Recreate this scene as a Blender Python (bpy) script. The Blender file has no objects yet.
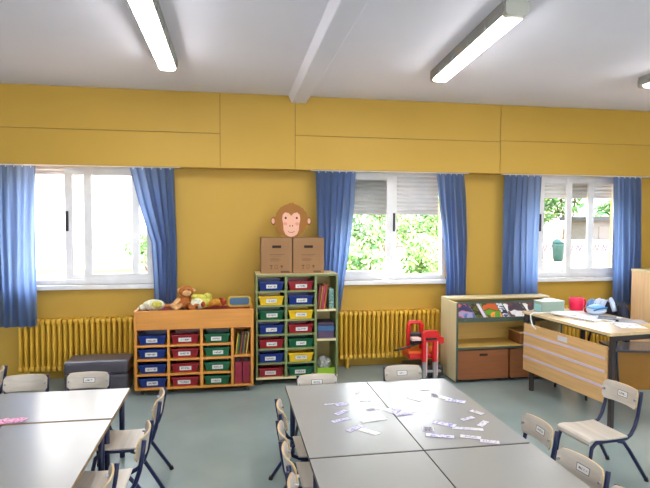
import bpy, bmesh, math, random
from mathutils import Vector, Matrix
random.seed(7)
PI = math.pi
scene = bpy.context.scene
COL = scene.collection

# ------------------------------------------------------------------ camera
cam_data = bpy.data.cameras.new('camera')
cam_data.sensor_width = 36.0
cam_data.lens = 547.05 / 650 * 36.0
cam_data.clip_end = 300
cam = bpy.data.objects.new('camera', cam_data)
COL.objects.link(cam)
Rv = Vector((0.98510, -0.17192, 0.00401))
Uv = Vector((0.00368, 0.04436, 0.99901))
Wv = Vector((0.17192, 0.98411, -0.04433))
M = Matrix((Rv, Uv, -Wv)).transposed().to_4x4()
M.translation = (0, 0, 1.65)
cam.matrix_world = M
scene.camera = cam

# ------------------------------------------------------------------ world, sun, exposure
world = bpy.data.worlds.new('sky')
scene.world = world
world.use_nodes = True
wn = world.node_tree.nodes
wl = world.node_tree.links
bg = wn['Background']
tc = wn.new('ShaderNodeTexCoord')
sep = wn.new('ShaderNodeSeparateXYZ')
ramp = wn.new('ShaderNodeValToRGB')
wl.new(tc.outputs['Generated'], sep.inputs[0])
wl.new(sep.outputs['Z'], ramp.inputs[0])
ramp.color_ramp.elements[0].position = 0.0
ramp.color_ramp.elements[0].color = (1.0, 0.99, 0.96, 1)
ramp.color_ramp.elements[1].position = 0.7
ramp.color_ramp.elements[1].color = (0.70, 0.84, 1.0, 1)
wl.new(ramp.outputs[0], bg.inputs[0])
bg.inputs[1].default_value = 5.0

sun_d = bpy.data.lights.new('sun', 'SUN')
sun_d.energy = 26.0
sun_d.angle = math.radians(1.0)
sun_d.color = (1.0, 0.95, 0.86)
sun = bpy.data.objects.new('sun', sun_d)
COL.objects.link(sun)
sun.rotation_euler = Vector((-0.75, -0.30, -0.60)).to_track_quat('-Z', 'Y').to_euler()

vs = scene.view_settings
vs.view_transform = 'Standard'
vs.look = 'None'
vs.gamma = 1.0
vs.use_curve_mapping = False
vs.exposure = 0.98
LAMP_POWER = 26.0

# ------------------------------------------------------------------ materials
def lin(c):
    out = []
    for v in c:
        v /= 255.0
        out.append(v / 12.92 if v <= 0.04045 else ((v + 0.055) / 1.055) ** 2.4)
    return out

MATS = {}
def mat(name, rgb, rough=0.5, metal=0.0, var=0.06, scale=6.0, spec=0.5, bump=0.0, bscale=60.0):
    """principled surface with a slight procedural tone variation"""
    if name in MATS:
        return MATS[name]
    m = bpy.data.materials.new(name)
    m.use_nodes = True
    n, l = m.node_tree.nodes, m.node_tree.links
    p = n['Principled BSDF']
    c = lin(rgb)
    t = n.new('ShaderNodeTexCoord')
    nz = n.new('ShaderNodeTexNoise')
    nz.inputs['Scale'].default_value = scale
    nz.inputs['Detail'].default_value = 3
    l.new(t.outputs['Object'], nz.inputs['Vector'])
    r = n.new('ShaderNodeValToRGB')
    r.color_ramp.elements[0].position = 0.3
    r.color_ramp.elements[1].position = 0.7
    r.color_ramp.elements[0].color = [max(0, v * (1 - var)) for v in c] + [1]
    r.color_ramp.elements[1].color = [min(1, v * (1 + var)) for v in c] + [1]
    l.new(nz.outputs['Fac'], r.inputs[0])
    l.new(r.outputs[0], p.inputs['Base Color'])
    p.inputs['Roughness'].default_value = rough
    p.inputs['Metallic'].default_value = metal
    p.inputs['Specular IOR Level'].default_value = spec
    if bump:
        b = n.new('ShaderNodeBump')
        b.inputs['Strength'].default_value = bump
        n2 = n.new('ShaderNodeTexNoise')
        n2.inputs['Scale'].default_value = bscale
        l.new(t.outputs['Object'], n2.inputs['Vector'])
        l.new(n2.outputs['Fac'], b.inputs['Height'])
        l.new(b.outputs[0], p.inputs['Normal'])
    MATS[name] = m
    return m

def wood(name, rgb, rough=0.45, axis=0, var=0.12):
    if name in MATS:
        return MATS[name]
    m = bpy.data.materials.new(name)
    m.use_nodes = True
    n, l = m.node_tree.nodes, m.node_tree.links
    p = n['Principled BSDF']
    c = lin(rgb)
    t = n.new('ShaderNodeTexCoord')
    mp = n.new('ShaderNodeMapping')
    s = [30.0, 30.0, 30.0]
    s[axis] = 2.0
    mp.inputs['Scale'].default_value = s
    nz = n.new('ShaderNodeTexNoise')
    nz.inputs['Scale'].default_value = 1.0
    nz.inputs['Detail'].default_value = 4
    l.new(t.outputs['Object'], mp.inputs[0])
    l.new(mp.outputs[0], nz.inputs['Vector'])
    r = n.new('ShaderNodeValToRGB')
    r.color_ramp.elements[0].position = 0.3
    r.color_ramp.elements[1].position = 0.7
    r.color_ramp.elements[0].color = [v * (1 - var) for v in c] + [1]
    r.color_ramp.elements[1].color = [min(1, v * (1 + var)) for v in c] + [1]
    l.new(nz.outputs['Fac'], r.inputs[0])
    l.new(r.outputs[0], p.inputs['Base Color'])
    p.inputs['Roughness'].default_value = rough
    MATS[name] = m
    return m

def printed(name, paper, ink, scale=9.0, band=(0.3, 0.7), thresh=0.5, stretch=(1, 1, 1), rough=0.5):
    """paper with blurred ink marks along its middle (Generated coordinates of the part)"""
    if name in MATS:
        return MATS[name]
    m = bpy.data.materials.new(name)
    m.use_nodes = True
    n, l = m.node_tree.nodes, m.node_tree.links
    p = n['Principled BSDF']
    t = n.new('ShaderNodeTexCoord')
    oi = n.new('ShaderNodeObjectInfo')
    ad = n.new('ShaderNodeVectorMath'); ad.operation = 'ADD'
    sc = n.new('ShaderNodeVectorMath'); sc.operation = 'SCALE'
    sc.inputs[3].default_value = 40.0
    mp = n.new('ShaderNodeMapping')
    mp.inputs['Scale'].default_value = stretch
    l.new(t.outputs['Generated'], mp.inputs[0])
    l.new(oi.outputs['Random'], sc.inputs[0])
    l.new(mp.outputs[0], ad.inputs[0])
    l.new(sc.outputs[0], ad.inputs[1])
    nz = n.new('ShaderNodeTexNoise')
    nz.inputs['Scale'].default_value = scale
    nz.inputs['Detail'].default_value = 1
    l.new(ad.outputs[0], nz.inputs['Vector'])
    r = n.new('ShaderNodeValToRGB')
    r.color_ramp.elements[0].position = thresh - 0.03
    r.color_ramp.elements[0].color = lin(paper) + [1]
    r.color_ramp.elements[1].position = thresh + 0.03
    r.color_ramp.elements[1].color = lin(ink) + [1]
    l.new(nz.outputs['Fac'], r.inputs[0])
    sp = n.new('ShaderNodeSeparateXYZ')
    l.new(t.outputs['Generated'], sp.inputs[0])
    fac = None
    for ax in ('X', 'Z'):
        lo = n.new('ShaderNodeMath'); lo.operation = 'GREATER_THAN'
        hi = n.new('ShaderNodeMath'); hi.operation = 'LESS_THAN'
        b = band if ax == 'Z' else (0.14, 0.86)
        lo.inputs[1].default_value = b[0]; hi.inputs[1].default_value = b[1]
        l.new(sp.outputs[ax], lo.inputs[0]); l.new(sp.outputs[ax], hi.inputs[0])
        mu = n.new('ShaderNodeMath'); mu.operation = 'MULTIPLY'
        l.new(lo.outputs[0], mu.inputs[0]); l.new(hi.outputs[0], mu.inputs[1])
        if fac is None:
            fac = mu
        else:
            m2 = n.new('ShaderNodeMath'); m2.operation = 'MULTIPLY'
            l.new(fac.outputs[0], m2.inputs[0]); l.new(mu.outputs[0], m2.inputs[1])
            fac = m2
    mx = n.new('ShaderNodeMix'); mx.data_type = 'RGBA'
    l.new(fac.outputs[0], mx.inputs[0])
    mx.inputs[6].default_value = lin(paper) + [1]
    l.new(r.outputs[0], mx.inputs[7])
    l.new(mx.outputs[2], p.inputs['Base Color'])
    p.inputs['Roughness'].default_value = rough
    MATS[name] = m
    return m

def cover(name, cols, scale=5.0, rough=0.3):
    """patchy printed picture: voronoi cells through a colour ramp"""
    if name in MATS:
        return MATS[name]
    m = bpy.data.materials.new(name)
    m.use_nodes = True
    n, l = m.node_tree.nodes, m.node_tree.links
    p = n['Principled BSDF']
    t = n.new('ShaderNodeTexCoord')
    nz = n.new('ShaderNodeTexNoise')
    nz.inputs['Scale'].default_value = scale
    nz.inputs['Detail'].default_value = 2
    nz.inputs['Distortion'].default_value = 0.8
    l.new(t.outputs['Object'], nz.inputs['Vector'])
    r = n.new('ShaderNodeValToRGB')
    r.color_ramp.interpolation = 'CONSTANT'
    els = r.color_ramp.elements
    k = len(cols)
    for i, c in enumerate(cols):
        pos = 0.32 + 0.36 * i / k if i else 0.0
        e = els[i] if i < 2 else els.new(pos)
        e.position = pos
        e.color = lin(c) + [1]
    l.new(nz.outputs['Fac'], r.inputs[0])
    l.new(r.outputs[0], p.inputs['Base Color'])
    p.inputs['Roughness'].default_value = rough
    MATS[name] = m
    return m

def glass_mat():
    if 'window_glass' in MATS:
        return MATS['window_glass']
    m = bpy.data.materials.new('window_glass')
    m.use_nodes = True
    n, l = m.node_tree.nodes, m.node_tree.links
    n.remove(n['Principled BSDF'])
    out = n['Material Output']
    tr = n.new('ShaderNodeBsdfTransparent'); tr.inputs[0].default_value = (0.985, 0.99, 0.99, 1)
    gl = n.new('ShaderNodeBsdfGlossy'); gl.inputs['Roughness'].default_value = 0.02
    fr = n.new('ShaderNodeFresnel'); fr.inputs[0].default_value = 1.12
    mx = n.new('ShaderNodeMixShader')
    l.new(fr.outputs[0], mx.inputs[0]); l.new(tr.outputs[0], mx.inputs[1]); l.new(gl.outputs[0], mx.inputs[2])
    l.new(mx.outputs[0], out.inputs[0])
    MATS['window_glass'] = m
    return m

def clear_film(name, tint, alpha):
    if name in MATS:
        return MATS[name]
    m = mat(name, tint, 0.15)
    m.node_tree.nodes['Principled BSDF'].inputs['Alpha'].default_value = alpha
    return m

def cloth(name, rgb, trans, amount=0.45):
    if name in MATS:
        return MATS[name]
    m = bpy.data.materials.new(name)
    m.use_nodes = True
    n, l = m.node_tree.nodes, m.node_tree.links
    p = n['Principled BSDF']
    out = n['Material Output']
    t = n.new('ShaderNodeTexCoord')
    wv = n.new('ShaderNodeTexNoise')
    wv.inputs['Scale'].default_value = 35
    mp = n.new('ShaderNodeMapping'); mp.inputs['Scale'].default_value = (1, 1, 0.06)
    l.new(t.outputs['Object'], mp.inputs[0]); l.new(mp.outputs[0], wv.inputs['Vector'])
    r = n.new('ShaderNodeValToRGB')
    c = lin(rgb)
    r.color_ramp.elements[0].position = 0.35; r.color_ramp.elements[0].color = [v * 0.88 for v in c] + [1]
    r.color_ramp.elements[1].position = 0.65; r.color_ramp.elements[1].color = [v * 1.12 for v in c] + [1]
    l.new(wv.outputs['Fac'], r.inputs[0]); l.new(r.outputs[0], p.inputs['Base Color'])
    p.inputs['Roughness'].default_value = 0.9
    p.inputs['Specular IOR Level'].default_value = 0.1
    tl = n.new('ShaderNodeBsdfTranslucent'); tl.inputs[0].default_value = lin(trans) + [1]
    mx = n.new('ShaderNodeMixShader'); mx.inputs[0].default_value = amount
    l.new(p.outputs[0], mx.inputs[1]); l.new(tl.outputs[0], mx.inputs[2]); l.new(mx.outputs[0], out.inputs[0])
    MATS[name] = m
    return m

def lamp_glow():
    m = bpy.data.materials.new('lit_diffuser')
    m.use_nodes = True
    p = m.node_tree.nodes['Principled BSDF']
    p.inputs['Base Color'].default_value = (0.9, 0.9, 0.88, 1)
    p.inputs['Emission Color'].default_value = (1.0, 0.985, 0.95, 1)
    p.inputs['Emission Strength'].default_value = LAMP_POWER
    return m

WALL = mat('mustard_paint', (199, 159, 61), 0.6, var=0.03, scale=1.3, bump=0.04, bscale=120)
PALEWALL = mat('pale_wall_paint', (226, 226, 224), 0.7, var=0.02, scale=1.0)
CEIL = mat('white_ceiling_paint', (234, 234, 248), 0.8, var=0.02, scale=0.7)
FLOOR = mat('grey_green_vinyl', (139, 154, 154), 0.24, var=0.07, scale=2.2, spec=0.5)
SEAM = mat('dark_seam', (96, 72, 30), 0.8)
ALU = mat('white_window_frame', (240, 240, 243), 0.35)
DARK = mat('black_plastic', (30, 30, 34), 0.4)
SHUT = mat('grey_shutter_slat', (226, 226, 228), 0.5)
MUSTARD = mat('mustard_radiator_paint', (224, 178, 60), 0.4, var=0.05)
NAVY = mat('navy_tube', (18, 28, 70), 0.35)
TOP = mat('white_laminate', (158, 157, 155), 0.25, var=0.015, scale=3, spec=0.6)
EDGE = wood('tan_table_edge', (176, 140, 98))
CHAIRWOOD = wood('pale_grey_beech', (196, 186, 174), 0.4)
CHAIREDGE = wood('beech_plywood_edge', (204, 172, 124), 0.45)
ORANGE = wood('orange_beech', (208, 140, 60), 0.4)
ORANGEV = wood('orange_beech_upright', (208, 140, 60), 0.4, axis=2)
OLIVE = mat('olive_green_edge', (122, 134, 84), 0.5)
CREAM = wood('cream_birch', (222, 206, 160), 0.5, axis=2, var=.04)
PALEWOOD = wood('pale_yellow_wood', (220, 180, 98), 0.45, var=.06)
GREENEDGE = mat('dark_green_banding', (70, 84, 74), 0.5)
REDWOOD = wood('reddish_brown_wood', (136, 80, 42), 0.45)
DESKWOOD = wood('light_oak_panel', (216, 172, 116), 0.4, axis=1)
DESKTOP = wood('light_oak_desk_top', (214, 186, 142), 0.22, axis=1)
CARD = mat('brown_cardboard', (150, 112, 76), 0.8, var=0.05)
PRINT = mat('brown_print', (98, 70, 48), 0.8)
LABEL = printed('name_card', (222, 220, 218), (112, 112, 122), scale=5.0, band=(0.28, 0.72), thresh=0.5, stretch=(2.6, 1, 1))
BLUE = mat('blue_tray_plastic', (16, 44, 124), 0.3)
RED = mat('red_tray_plastic', (150, 24, 34), 0.3)
GREEN = mat('green_tray_plastic', (10, 92, 56), 0.3)
YELLOW = mat('yellow_tray_plastic', (232, 190, 30), 0.3)
TRAYCOL = {'blue': BLUE, 'red': RED, 'green': GREEN, 'yellow': YELLOW}
CASTER = mat('grey_caster_rubber', (70, 70, 74), 0.6)
DENIM = cloth('blue_curtain_cloth', (84, 102, 140), (150, 182, 240), 0.56)
WHITEP = mat('white_paper', (238, 238, 240), 0.6)
STEEL = mat('grey_steel', (160, 162, 166), 0.35, 0.6)
GLASS = glass_mat()

# ------------------------------------------------------------------ mesh helpers
class MB:
    def __init__(self):
        self.bm = bmesh.new()
    def box(self, lo, hi, rot=None, piv=None):
        vs_ = [self.bm.verts.new((x, y, z)) for x in (lo[0], hi[0]) for y in (lo[1], hi[1]) for z in (lo[2], hi[2])]
        for f in ((0, 1, 3, 2), (4, 6, 7, 5), (0, 4, 5, 1), (2, 3, 7, 6), (0, 2, 6, 4), (1, 5, 7, 3)):
            self.bm.faces.new([vs_[i] for i in f])
        if rot is not None:
            bmesh.ops.rotate(self.bm, verts=vs_, cent=piv or [(a + b) / 2 for a, b in zip(lo, hi)], matrix=rot)
        return self
    def tube(self, pts, r=0.011, seg=10, radii=None):
        pts = [Vector(p) for p in pts]
        rings = []
        prev = None
        for i, p in enumerate(pts):
            if i == 0: d = pts[1] - p
            elif i == len(pts) - 1: d = p - pts[i - 1]
            else: d = (pts[i + 1] - p).normalized() + (p - pts[i - 1]).normalized()
            d.normalize()
            if prev is None:
                a = d.orthogonal().normalized()
            else:
                a = (prev - d * prev.dot(d)).normalized()
            prev = a
            b = d.cross(a)
            rr = radii[i] if radii else r
            rings.append([self.bm.verts.new(p + (a * math.cos(2 * PI * k / seg) + b * math.sin(2 * PI * k / seg)) * rr) for k in range(seg)])
        for q, w in zip(rings, rings[1:]):
            for k in range(seg):
                self.bm.faces.new((q[k], q[(k + 1) % seg], w[(k + 1) % seg], w[k]))
        self.bm.faces.new(rings[0][::-1]); self.bm.faces.new(rings[-1])
        return self
    def prism(self, outline, axis, lo, hi):
        """outline 2-D extruded along axis ('x','y' or 'z')"""
        def P(a, b, c):
            return {'x': (c, a, b), 'y': (a, c, b), 'z': (a, b, c)}[axis]
        A = [self.bm.verts.new(P(a, b, lo)) for a, b in outline]
        B = [self.bm.verts.new(P(a, b, hi)) for a, b in outline]
        n = len(A)
        for i in range(n):
            self.bm.faces.new((A[i], A[(i + 1) % n], B[(i + 1) % n], B[i]))
        self.bm.faces.new(A[::-1]); self.bm.faces.new(B)
        return self
    def ball(self, c, r, sub=2, jitter=0.0):
        res = bmesh.ops.create_icosphere(self.bm, subdivisions=sub, radius=1.0)
        rr = r if hasattr(r, '__len__') else (r, r, r)
        for v in res['verts']:
            k = 1 + random.uniform(-jitter, jitter)
            v.co = Vector((c[0] + v.co.x * rr[0] * k, c[1] + v.co.y * rr[1] * k, c[2] + v.co.z * rr[2] * k))
        return self
    def lathe(self, prof, c=(0, 0, 0), seg=24):
        rings = []
        for r, z in prof:
            rings.append([self.bm.verts.new((c[0] + r * math.cos(2 * PI * k / seg), c[1] + r * math.sin(2 * PI * k / seg), c[2] + z)) for k in range(seg)])
        for q, w in zip(rings, rings[1:]):
            for k in range(seg):
                self.bm.faces.new((q[k], q[(k + 1) % seg], w[(k + 1) % seg], w[k]))
        self.bm.faces.new(rings[0][::-1]); self.bm.faces.new(rings[-1])
        return self
    def move(self, mtx):
        bmesh.ops.transform(self.bm, matrix=mtx, verts=self.bm.verts)
        return self
    def build(self, name, m, parent=None, bevel=0.0, smooth=False, seg=2):
        bmesh.ops.recalc_face_normals(self.bm, faces=self.bm.faces)
        me = bpy.data.meshes.new(name)
        self.bm.to_mesh(me); self.bm.free()
        me.materials.append(m)
        if smooth:
            for p in me.polygons: p.use_smooth = True
        o = bpy.data.objects.new(name, me)
        COL.objects.link(o)
        if parent is not None: o.parent = parent
        if bevel:
            b = o.modifiers.new('bevel', 'BEVEL'); b.width = bevel; b.segments = seg
            b.limit_method = 'ANGLE'; b.angle_limit = math.radians(40)
        return o

def tag(o, label, cat, group=None, kind=None):
    o['label'] = label; o['category'] = cat
    if group: o['group'] = group
    if kind: o['kind'] = kind
    return o
def struct(o):
    o['kind'] = 'structure'
    return o
def thing(name, label, cat, loc=(0, 0, 0), rz=0.0, group=None):
    o = bpy.data.objects.new(name, None)
    o.empty_display_size = 0.1
    COL.objects.link(o)
    o.location = loc; o.rotation_euler = (0, 0, rz)
    return tag(o, label, cat, group)
def box(name, m, lo, hi, parent=None, bevel=0.0):
    return MB().box(lo, hi).build(name, m, parent, bevel)
def dup(root, loc, rz, label, group=None, scale=None):
    r = root.copy(); COL.objects.link(r)
    r.location = loc; r.rotation_euler = (0, 0, rz)
    if scale: r.scale = scale
    r['label'] = label
    if group: r['group'] = group
    for ch in list(root.children):
        c = ch.copy(); COL.objects.link(c); c.parent = r
        for g in list(ch.children):
            d = g.copy(); COL.objects.link(d); d.parent = c
    return r
def arc(c, r, a0, a1, n, plane='yz', x=0.0):
    out = []
    for i in range(n + 1):
        a = a0 + (a1 - a0) * i / n
        out.append((x, c[0] + r * math.cos(a), c[1] + r * math.sin(a)))
    return out
def rrect(x0, z0, x1, z1, r, n=5):
    pts = []
    for cx, cz, a in ((x1 - r, z1 - r, 0), (x0 + r, z1 - r, PI / 2), (x0 + r, z0 + r, PI), (x1 - r, z0 + r, 1.5 * PI)):
        for i in range(n + 1):
            t = a + PI / 2 * i / n
            pts.append((cx + r * math.cos(t), cz + r * math.sin(t)))
    return pts

# ------------------------------------------------------------------ room shell
YW = 6.0          # inner face of the window wall
XL, XR, YB, ZC = -4.2, 6.3, -3.2, 2.95
struct(box('floor', FLOOR, (XL - .1, YB - .1, -0.1), (XR + .1, YW + .25, 0)))
struct(box('ceiling', CEIL, (XL - .1, YB - .1, ZC), (XR + .1, YW + .25, ZC + .12)))
struct(box('wall_left', PALEWALL, (XL - .1, YB, 0), (XL, YW, ZC)))
struct(box('wall_right', PALEWALL, (XR, YB, 0), (XR + .1, YW, ZC)))
# window openings added in the unseen rear wall to even out the light
ADDED_WINS = [(-3.4, -1.4), (-.6, 1.4), (2.2, 4.2)]
RS, RT = .95, 2.45
b = MB()
b.box((XL - .1, YB - .2, 0), (XR + .1, YB, RS)).box((XL - .1, YB - .2, RT), (XR + .1, YB, ZC))
xs = [XL - .1] + [v for w in ADDED_WINS for v in w] + [XR + .1]
for i in range(0, len(xs), 2):
    b.box((xs[i], YB - .2, RS), (xs[i + 1], YB, RT))
struct(b.build('wall_rear', PALEWALL))
for i, (x0, x1) in enumerate(ADDED_WINS):
    m = MB()
    for a, c in ((x0, x0 + .05), ((x0 + x1) / 2 - .03, (x0 + x1) / 2 + .03), (x1 - .05, x1)):
        m.box((a, YB - .12, RS), (c, YB - .06, RT))
    m.box((x0, YB - .12, RS), (x1, YB - .06, RS + .05)).box((x0, YB - .12, RT - .05), (x1, YB - .06, RT))
    w = struct(m.build('window_%d' % (i + 4), ALU))  # added window, out of view, lets extra daylight onto the window wall
    MB().box((x0 + .04, YB - .095, RS + .04), (x1 - .04, YB - .089, RT - .04)).build('pane', GLASS, w)
WINS = [(-2.16, -0.74), (1.10, 2.48), (3.42, 4.78)]
ZS, ZT = 0.965, 2.24
b = MB()
b.box((XL - .1, YW, 0), (XR + .1, YW + .25, ZS))
b.box((XL - .1, YW, ZT), (XR + .1, YW + .25, ZC))
xs = [XL - .1] + [v for w in WINS for v in w] + [XR + .1]
for i in range(0, len(xs), 2):
    b.box((xs[i], YW, ZS), (xs[i + 1], YW + .25, ZT))
struct(b.build('wall_back', WALL))
# boxed-out panelling over the windows, in separate boards with thin joints
b = MB()
Y0, Y1 = 5.78, 6.0
box_lo = 2.185
b.box((XL, Y0 + .012, box_lo), (XR, Y1, ZC))
sh = b.build('trim_1', SEAM); struct(sh)
b = MB(); g = .0025
for x0, x1, z0, z1 in [(XL, -.092, box_lo - .004, 2.533), (XL, -.092, 2.533, ZC), (-.092, .687, box_lo - .004, ZC),
                       (.687, 3.013, box_lo - .004, 2.537), (.687, 3.013, 2.537, ZC), (3.013, XR, box_lo - .004, 2.548), (3.013, XR, 2.548, ZC)]:
    b.box((x0 + g, Y0, z0 + g), (x1 - g, Y0 + .014, z1 - g))
b.box((XL, Y0 + .004, box_lo - .004), (XR, Y1, box_lo + .004))
struct(b.build('trim_2', WALL))
# ceiling beam, running towards the windows
b = MB()
b.prism([(0, ZC), (.035, 2.872), (.19, 2.872), (.20, ZC)], 'y', -3.0, 2.70)
bo = struct(b.build('trim_3', CEIL, bevel=.006))
bo.location = (0.583, 3.08, 0); bo.rotation_euler = (0, 0, -math.radians(.6))

# ------------------------------------------------------------------ windows
def window(n, x0, x1, sashes, shutters, handle):
    """outer frame with sill, sliding sashes with their panes, roller shutters"""
    fy0, fy1 = YW + .04, YW + .13
    m = MB(); t = .045
    m.box((x0, fy0, ZS), (x0 + t, fy1, ZT)).box((x1 - t, fy0, ZS), (x1, fy1, ZT))
    m.box((x0 + t, fy0, ZT - .085), (x1 - t, fy1, ZT)).box((x0 + t, fy0, ZS), (x1 - t, fy1, ZS + .05))
    w = struct(m.build('window_%d' % n, ALU))
    sl = MB().box((x0 - .02, YW - .055, ZS - .045), (x1 + .02, YW + .06, ZS)).build('window_sill', ALU, w, .006)
    for i, (a, c, dy, st) in enumerate(sashes):
        s = MB(); ya, yb = fy0 + .005 + dy, fy0 + .035 + dy
        z0, z1 = ZS + .05, ZT - .085
        s.box((a, ya, z0), (a + st, yb, z1)).box((c - st, ya, z0), (c, yb, z1))
        s.box((a + st, ya + .002, z0), (c - st, yb - .002, z0 + .055)).box((a + st, ya + .002, z1 - .05), (c - st, yb - .002, z1))
        so = s.build('sash', ALU, w)
        MB().box((a + st, ya + .012, z0 + .055), (c - st, ya + .018, z1 - .05)).build('pane', GLASS, so)
        if i == handle[0]:
            hx = handle[1]
            MB().box((hx - .014, ya - .014, 1.52), (hx + .014, ya + .003, 1.73)).build('sash_handle', DARK, so, .004)
    for a, c, zb in shutters:
        s = MB(); k = 0; z = ZT - .02
        while z > zb:
            zz = max(z - .047, zb)
            s.prism([(YW + .16, z), (YW + .149, (z + zz) / 2), (YW + .16, zz + .006), (YW + .172, zz + .006), (YW + .172, z)], 'x', a, c)
            s.box((a, YW + .164, zz - .001), (c, YW + .170, zz + .007))
            z -= .047
        s.box((a, YW + .15, zb - .02), (c, YW + .175, zb))
        so = s.build('roller_shutter', SHUT, w)
    return w
window(1, *WINS[0], [(-1.685, -.945, .035, .075), (-1.49, -.79, 0, .075)], [(-2.115, -.785, 2.13)], (0, -1.665))
window(2, *WINS[1], [(1.145, 1.845, 0, .075), (1.17, 1.90, .035, .06)], [(1.145, 1.80, 1.73), (1.81, 2.435, 1.73)], (1, 1.865))
window(3, *WINS[2], [(3.68, 4.42, .035, .075), (4.03, 4.735, 0, .07)], [(3.465, 4.735, 1.945)], (0, 3.70))

# curtain rails with hooks, curtains
def curtain(label, top, left, right, zb, pleats, amp=.034, y=5.826, seed=0):
    """left / right: x of the edges at heights given from top to bottom"""
    rnd = random.Random(seed)
    ph = [rnd.uniform(-.5, .5) for _ in range(pleats + 2)]
    nu, nv = pleats * 10, 40
    bm = bmesh.new(); grid = []
    def interp(L, t):
        f = t * (len(L) - 1); i = min(int(f), len(L) - 2); k = f - i
        k = k * k * (3 - 2 * k) if len(L) == 2 else k
        return L[i] * (1 - k) + L[i + 1] * k
    for j in range(nv + 1):
        t = j / nv; row = []
        x0, x1 = interp(left, t), interp(right, t)
        for i in range(nu + 1):
            u = i / nu
            q = u * pleats
            w = math.sin(2 * PI * (q + .16 * math.sin(2.2 * t + ph[int(q)]) + ph[0]))
            w += .45 * math.sin(2 * PI * (q * .5 + ph[1] + .3 * t)) + .18 * math.sin(2 * PI * (q * 2.3 + ph[2] - .4 * t))
            a = amp * (.55 + .45 * min(1, t * 5)) * (1.0 if t < .93 else 1.05)
            xx = x0 + (x1 - x0) * u + .006 * math.sin(9 * u + 5 * t + seed)
            row.append(bm.verts.new((xx, y + a * w * .75, top + (zb - top) * t)))
        grid.append(row)
    for r0, r1 in zip(grid, grid[1:]):
        for i in range(nu):
            bm.faces.new((r0[i], r0[i + 1], r1[i + 1], r1[i]))
    me = bpy.data.meshes.new('curtain'); bm.to_mesh(me); bm.free()
    for p in me.polygons: p.use_smooth = True
    me.materials.append(DENIM)
    root = thing('curtain', label, 'curtain', ((left[0] + right[0]) / 2, y, zb), 0, 'blue window curtains')
    o = bpy.data.objects.new('cloth', me); COL.objects.link(o); o.parent = root
    o.location = (-root.location.x, -y, -zb)
    n = pleats
    for k in range(n):
        x = left[0] + (right[0] - left[0]) * (k + .5) / n - root.location.x
        h = MB().tube([(x, -.036, top - zb - .016), (x, -.030, top - zb + .002), (x, -.008, top - zb + .004)], .005, 8)
        h.build('curtain_hook', WHITEP, root, smooth=True)
for x0, x1, lb in [(-2.4, -.50, 'white curtain rail over the window above the grey bench'),
                   (.86, 2.66, 'white curtain rail over the middle window with lowered shutters'),
                   (3.06, 4.96, 'white curtain rail over the window behind the teacher desk')]:
    r = MB().box((x0, 5.815, 2.173), (x1, 5.838, 2.1795)).box((x0, 5.802, 2.1795), (x1, 5.850, 2.1808)).build('curtain_rail', ALU)
    tag(r, lb, 'curtain rail', 'curtain rails')
curtain('blue curtain at the left frame edge, sunlight glowing through it', 2.168, [-2.33, -2.33, -2.33], [-1.875, -1.885, -1.885], .575, 6, seed=1)
curtain('blue curtain hanging behind the plush toys on the orange cubby', 2.168, [-1.0, -.90, -.78, -.765, -.76], [-.55, -.545, -.54, -.54, -.54], .645, 5, seed=2)
curtain('blue curtain beside the cardboard boxes', 2.168, [.905, .925, .945, .96, .96], [1.355, 1.33, 1.29, 1.24, 1.20], .645, 6, seed=3)
curtain('blue curtain hanging behind the left end of the magazine bookcase', 2.168, [2.275, 2.31, 2.36, 2.40, 2.40], [2.60, 2.63, 2.65, 2.65, 2.65], .645, 5, seed=4)
curtain('blue curtain behind the tissue box end of the magazine bookcase', 2.168, [3.11, 3.10, 3.10], [3.56, 3.555, 3.55], .645, 6, seed=5)
curtain('blue curtain beside the tall pale cupboard', 2.168, [4.50, 4.52, 4.52], [4.86, 4.90, 4.91], .645, 5, seed=6)

# ------------------------------------------------------------------ radiators
def radiator(x0, n, zb, zt, label):
    p = .0529
    r = thing('radiator', label, 'radiator', (x0 + n * p / 2, 5.928, 0), 0, 'mustard column radiators')
    me = None
    for k in range(n):
        x = -n * p / 2 + (k + .5) * p
        if me is None:
            m = MB()
            for yy in (-.045, 0.0, .045):
                ys = [(yy, zb + .03), (yy, zt - .03)]
                m.tube([(0, yy, zb + .02), (0, yy, zt - .02)], .0150, 10)
            for zz in (zb, zt):
                s = 1 if zz == zb else -1
                m.prism(rrect(-.064, zz if s > 0 else zz - .055, .064, zz + .055 if s > 0 else zz, .02, 4), 'x', -.019, .019)
            me = m.build('section', MUSTARD, r, smooth=False, bevel=.005)
            me.location = (x, 0, 0)
        else:
            o = me.copy(); COL.objects.link(o); o.parent = r; o.location = (x, 0, 0)
    m = MB()
    for zz in (zb + .03, zt - .03):
        m.tube([(-n * p / 2, 0, zz), (n * p / 2, 0, zz)], .02, 12)
    m.build('header_pipe', MUSTARD, r, smooth=True)
    m = MB()
    for sx in (-1, 1):
        m.box((sx * (n * p / 2 - .1) - .015, -.05, 0), (sx * (n * p / 2 - .1) + .015, .07, zb + .02))
    m.build('foot_bracket', MUSTARD, r, .004)
    return r
radiator(-2.10, 22, .10, .632, 'mustard yellow column radiator behind the grey padded bench')
radiator(1.19, 22, .10, .632, 'mustard yellow column radiator behind the red toy trolley')
radiator(3.60, 20, .10, .632, 'mustard yellow column radiator behind the teacher desk')

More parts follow.
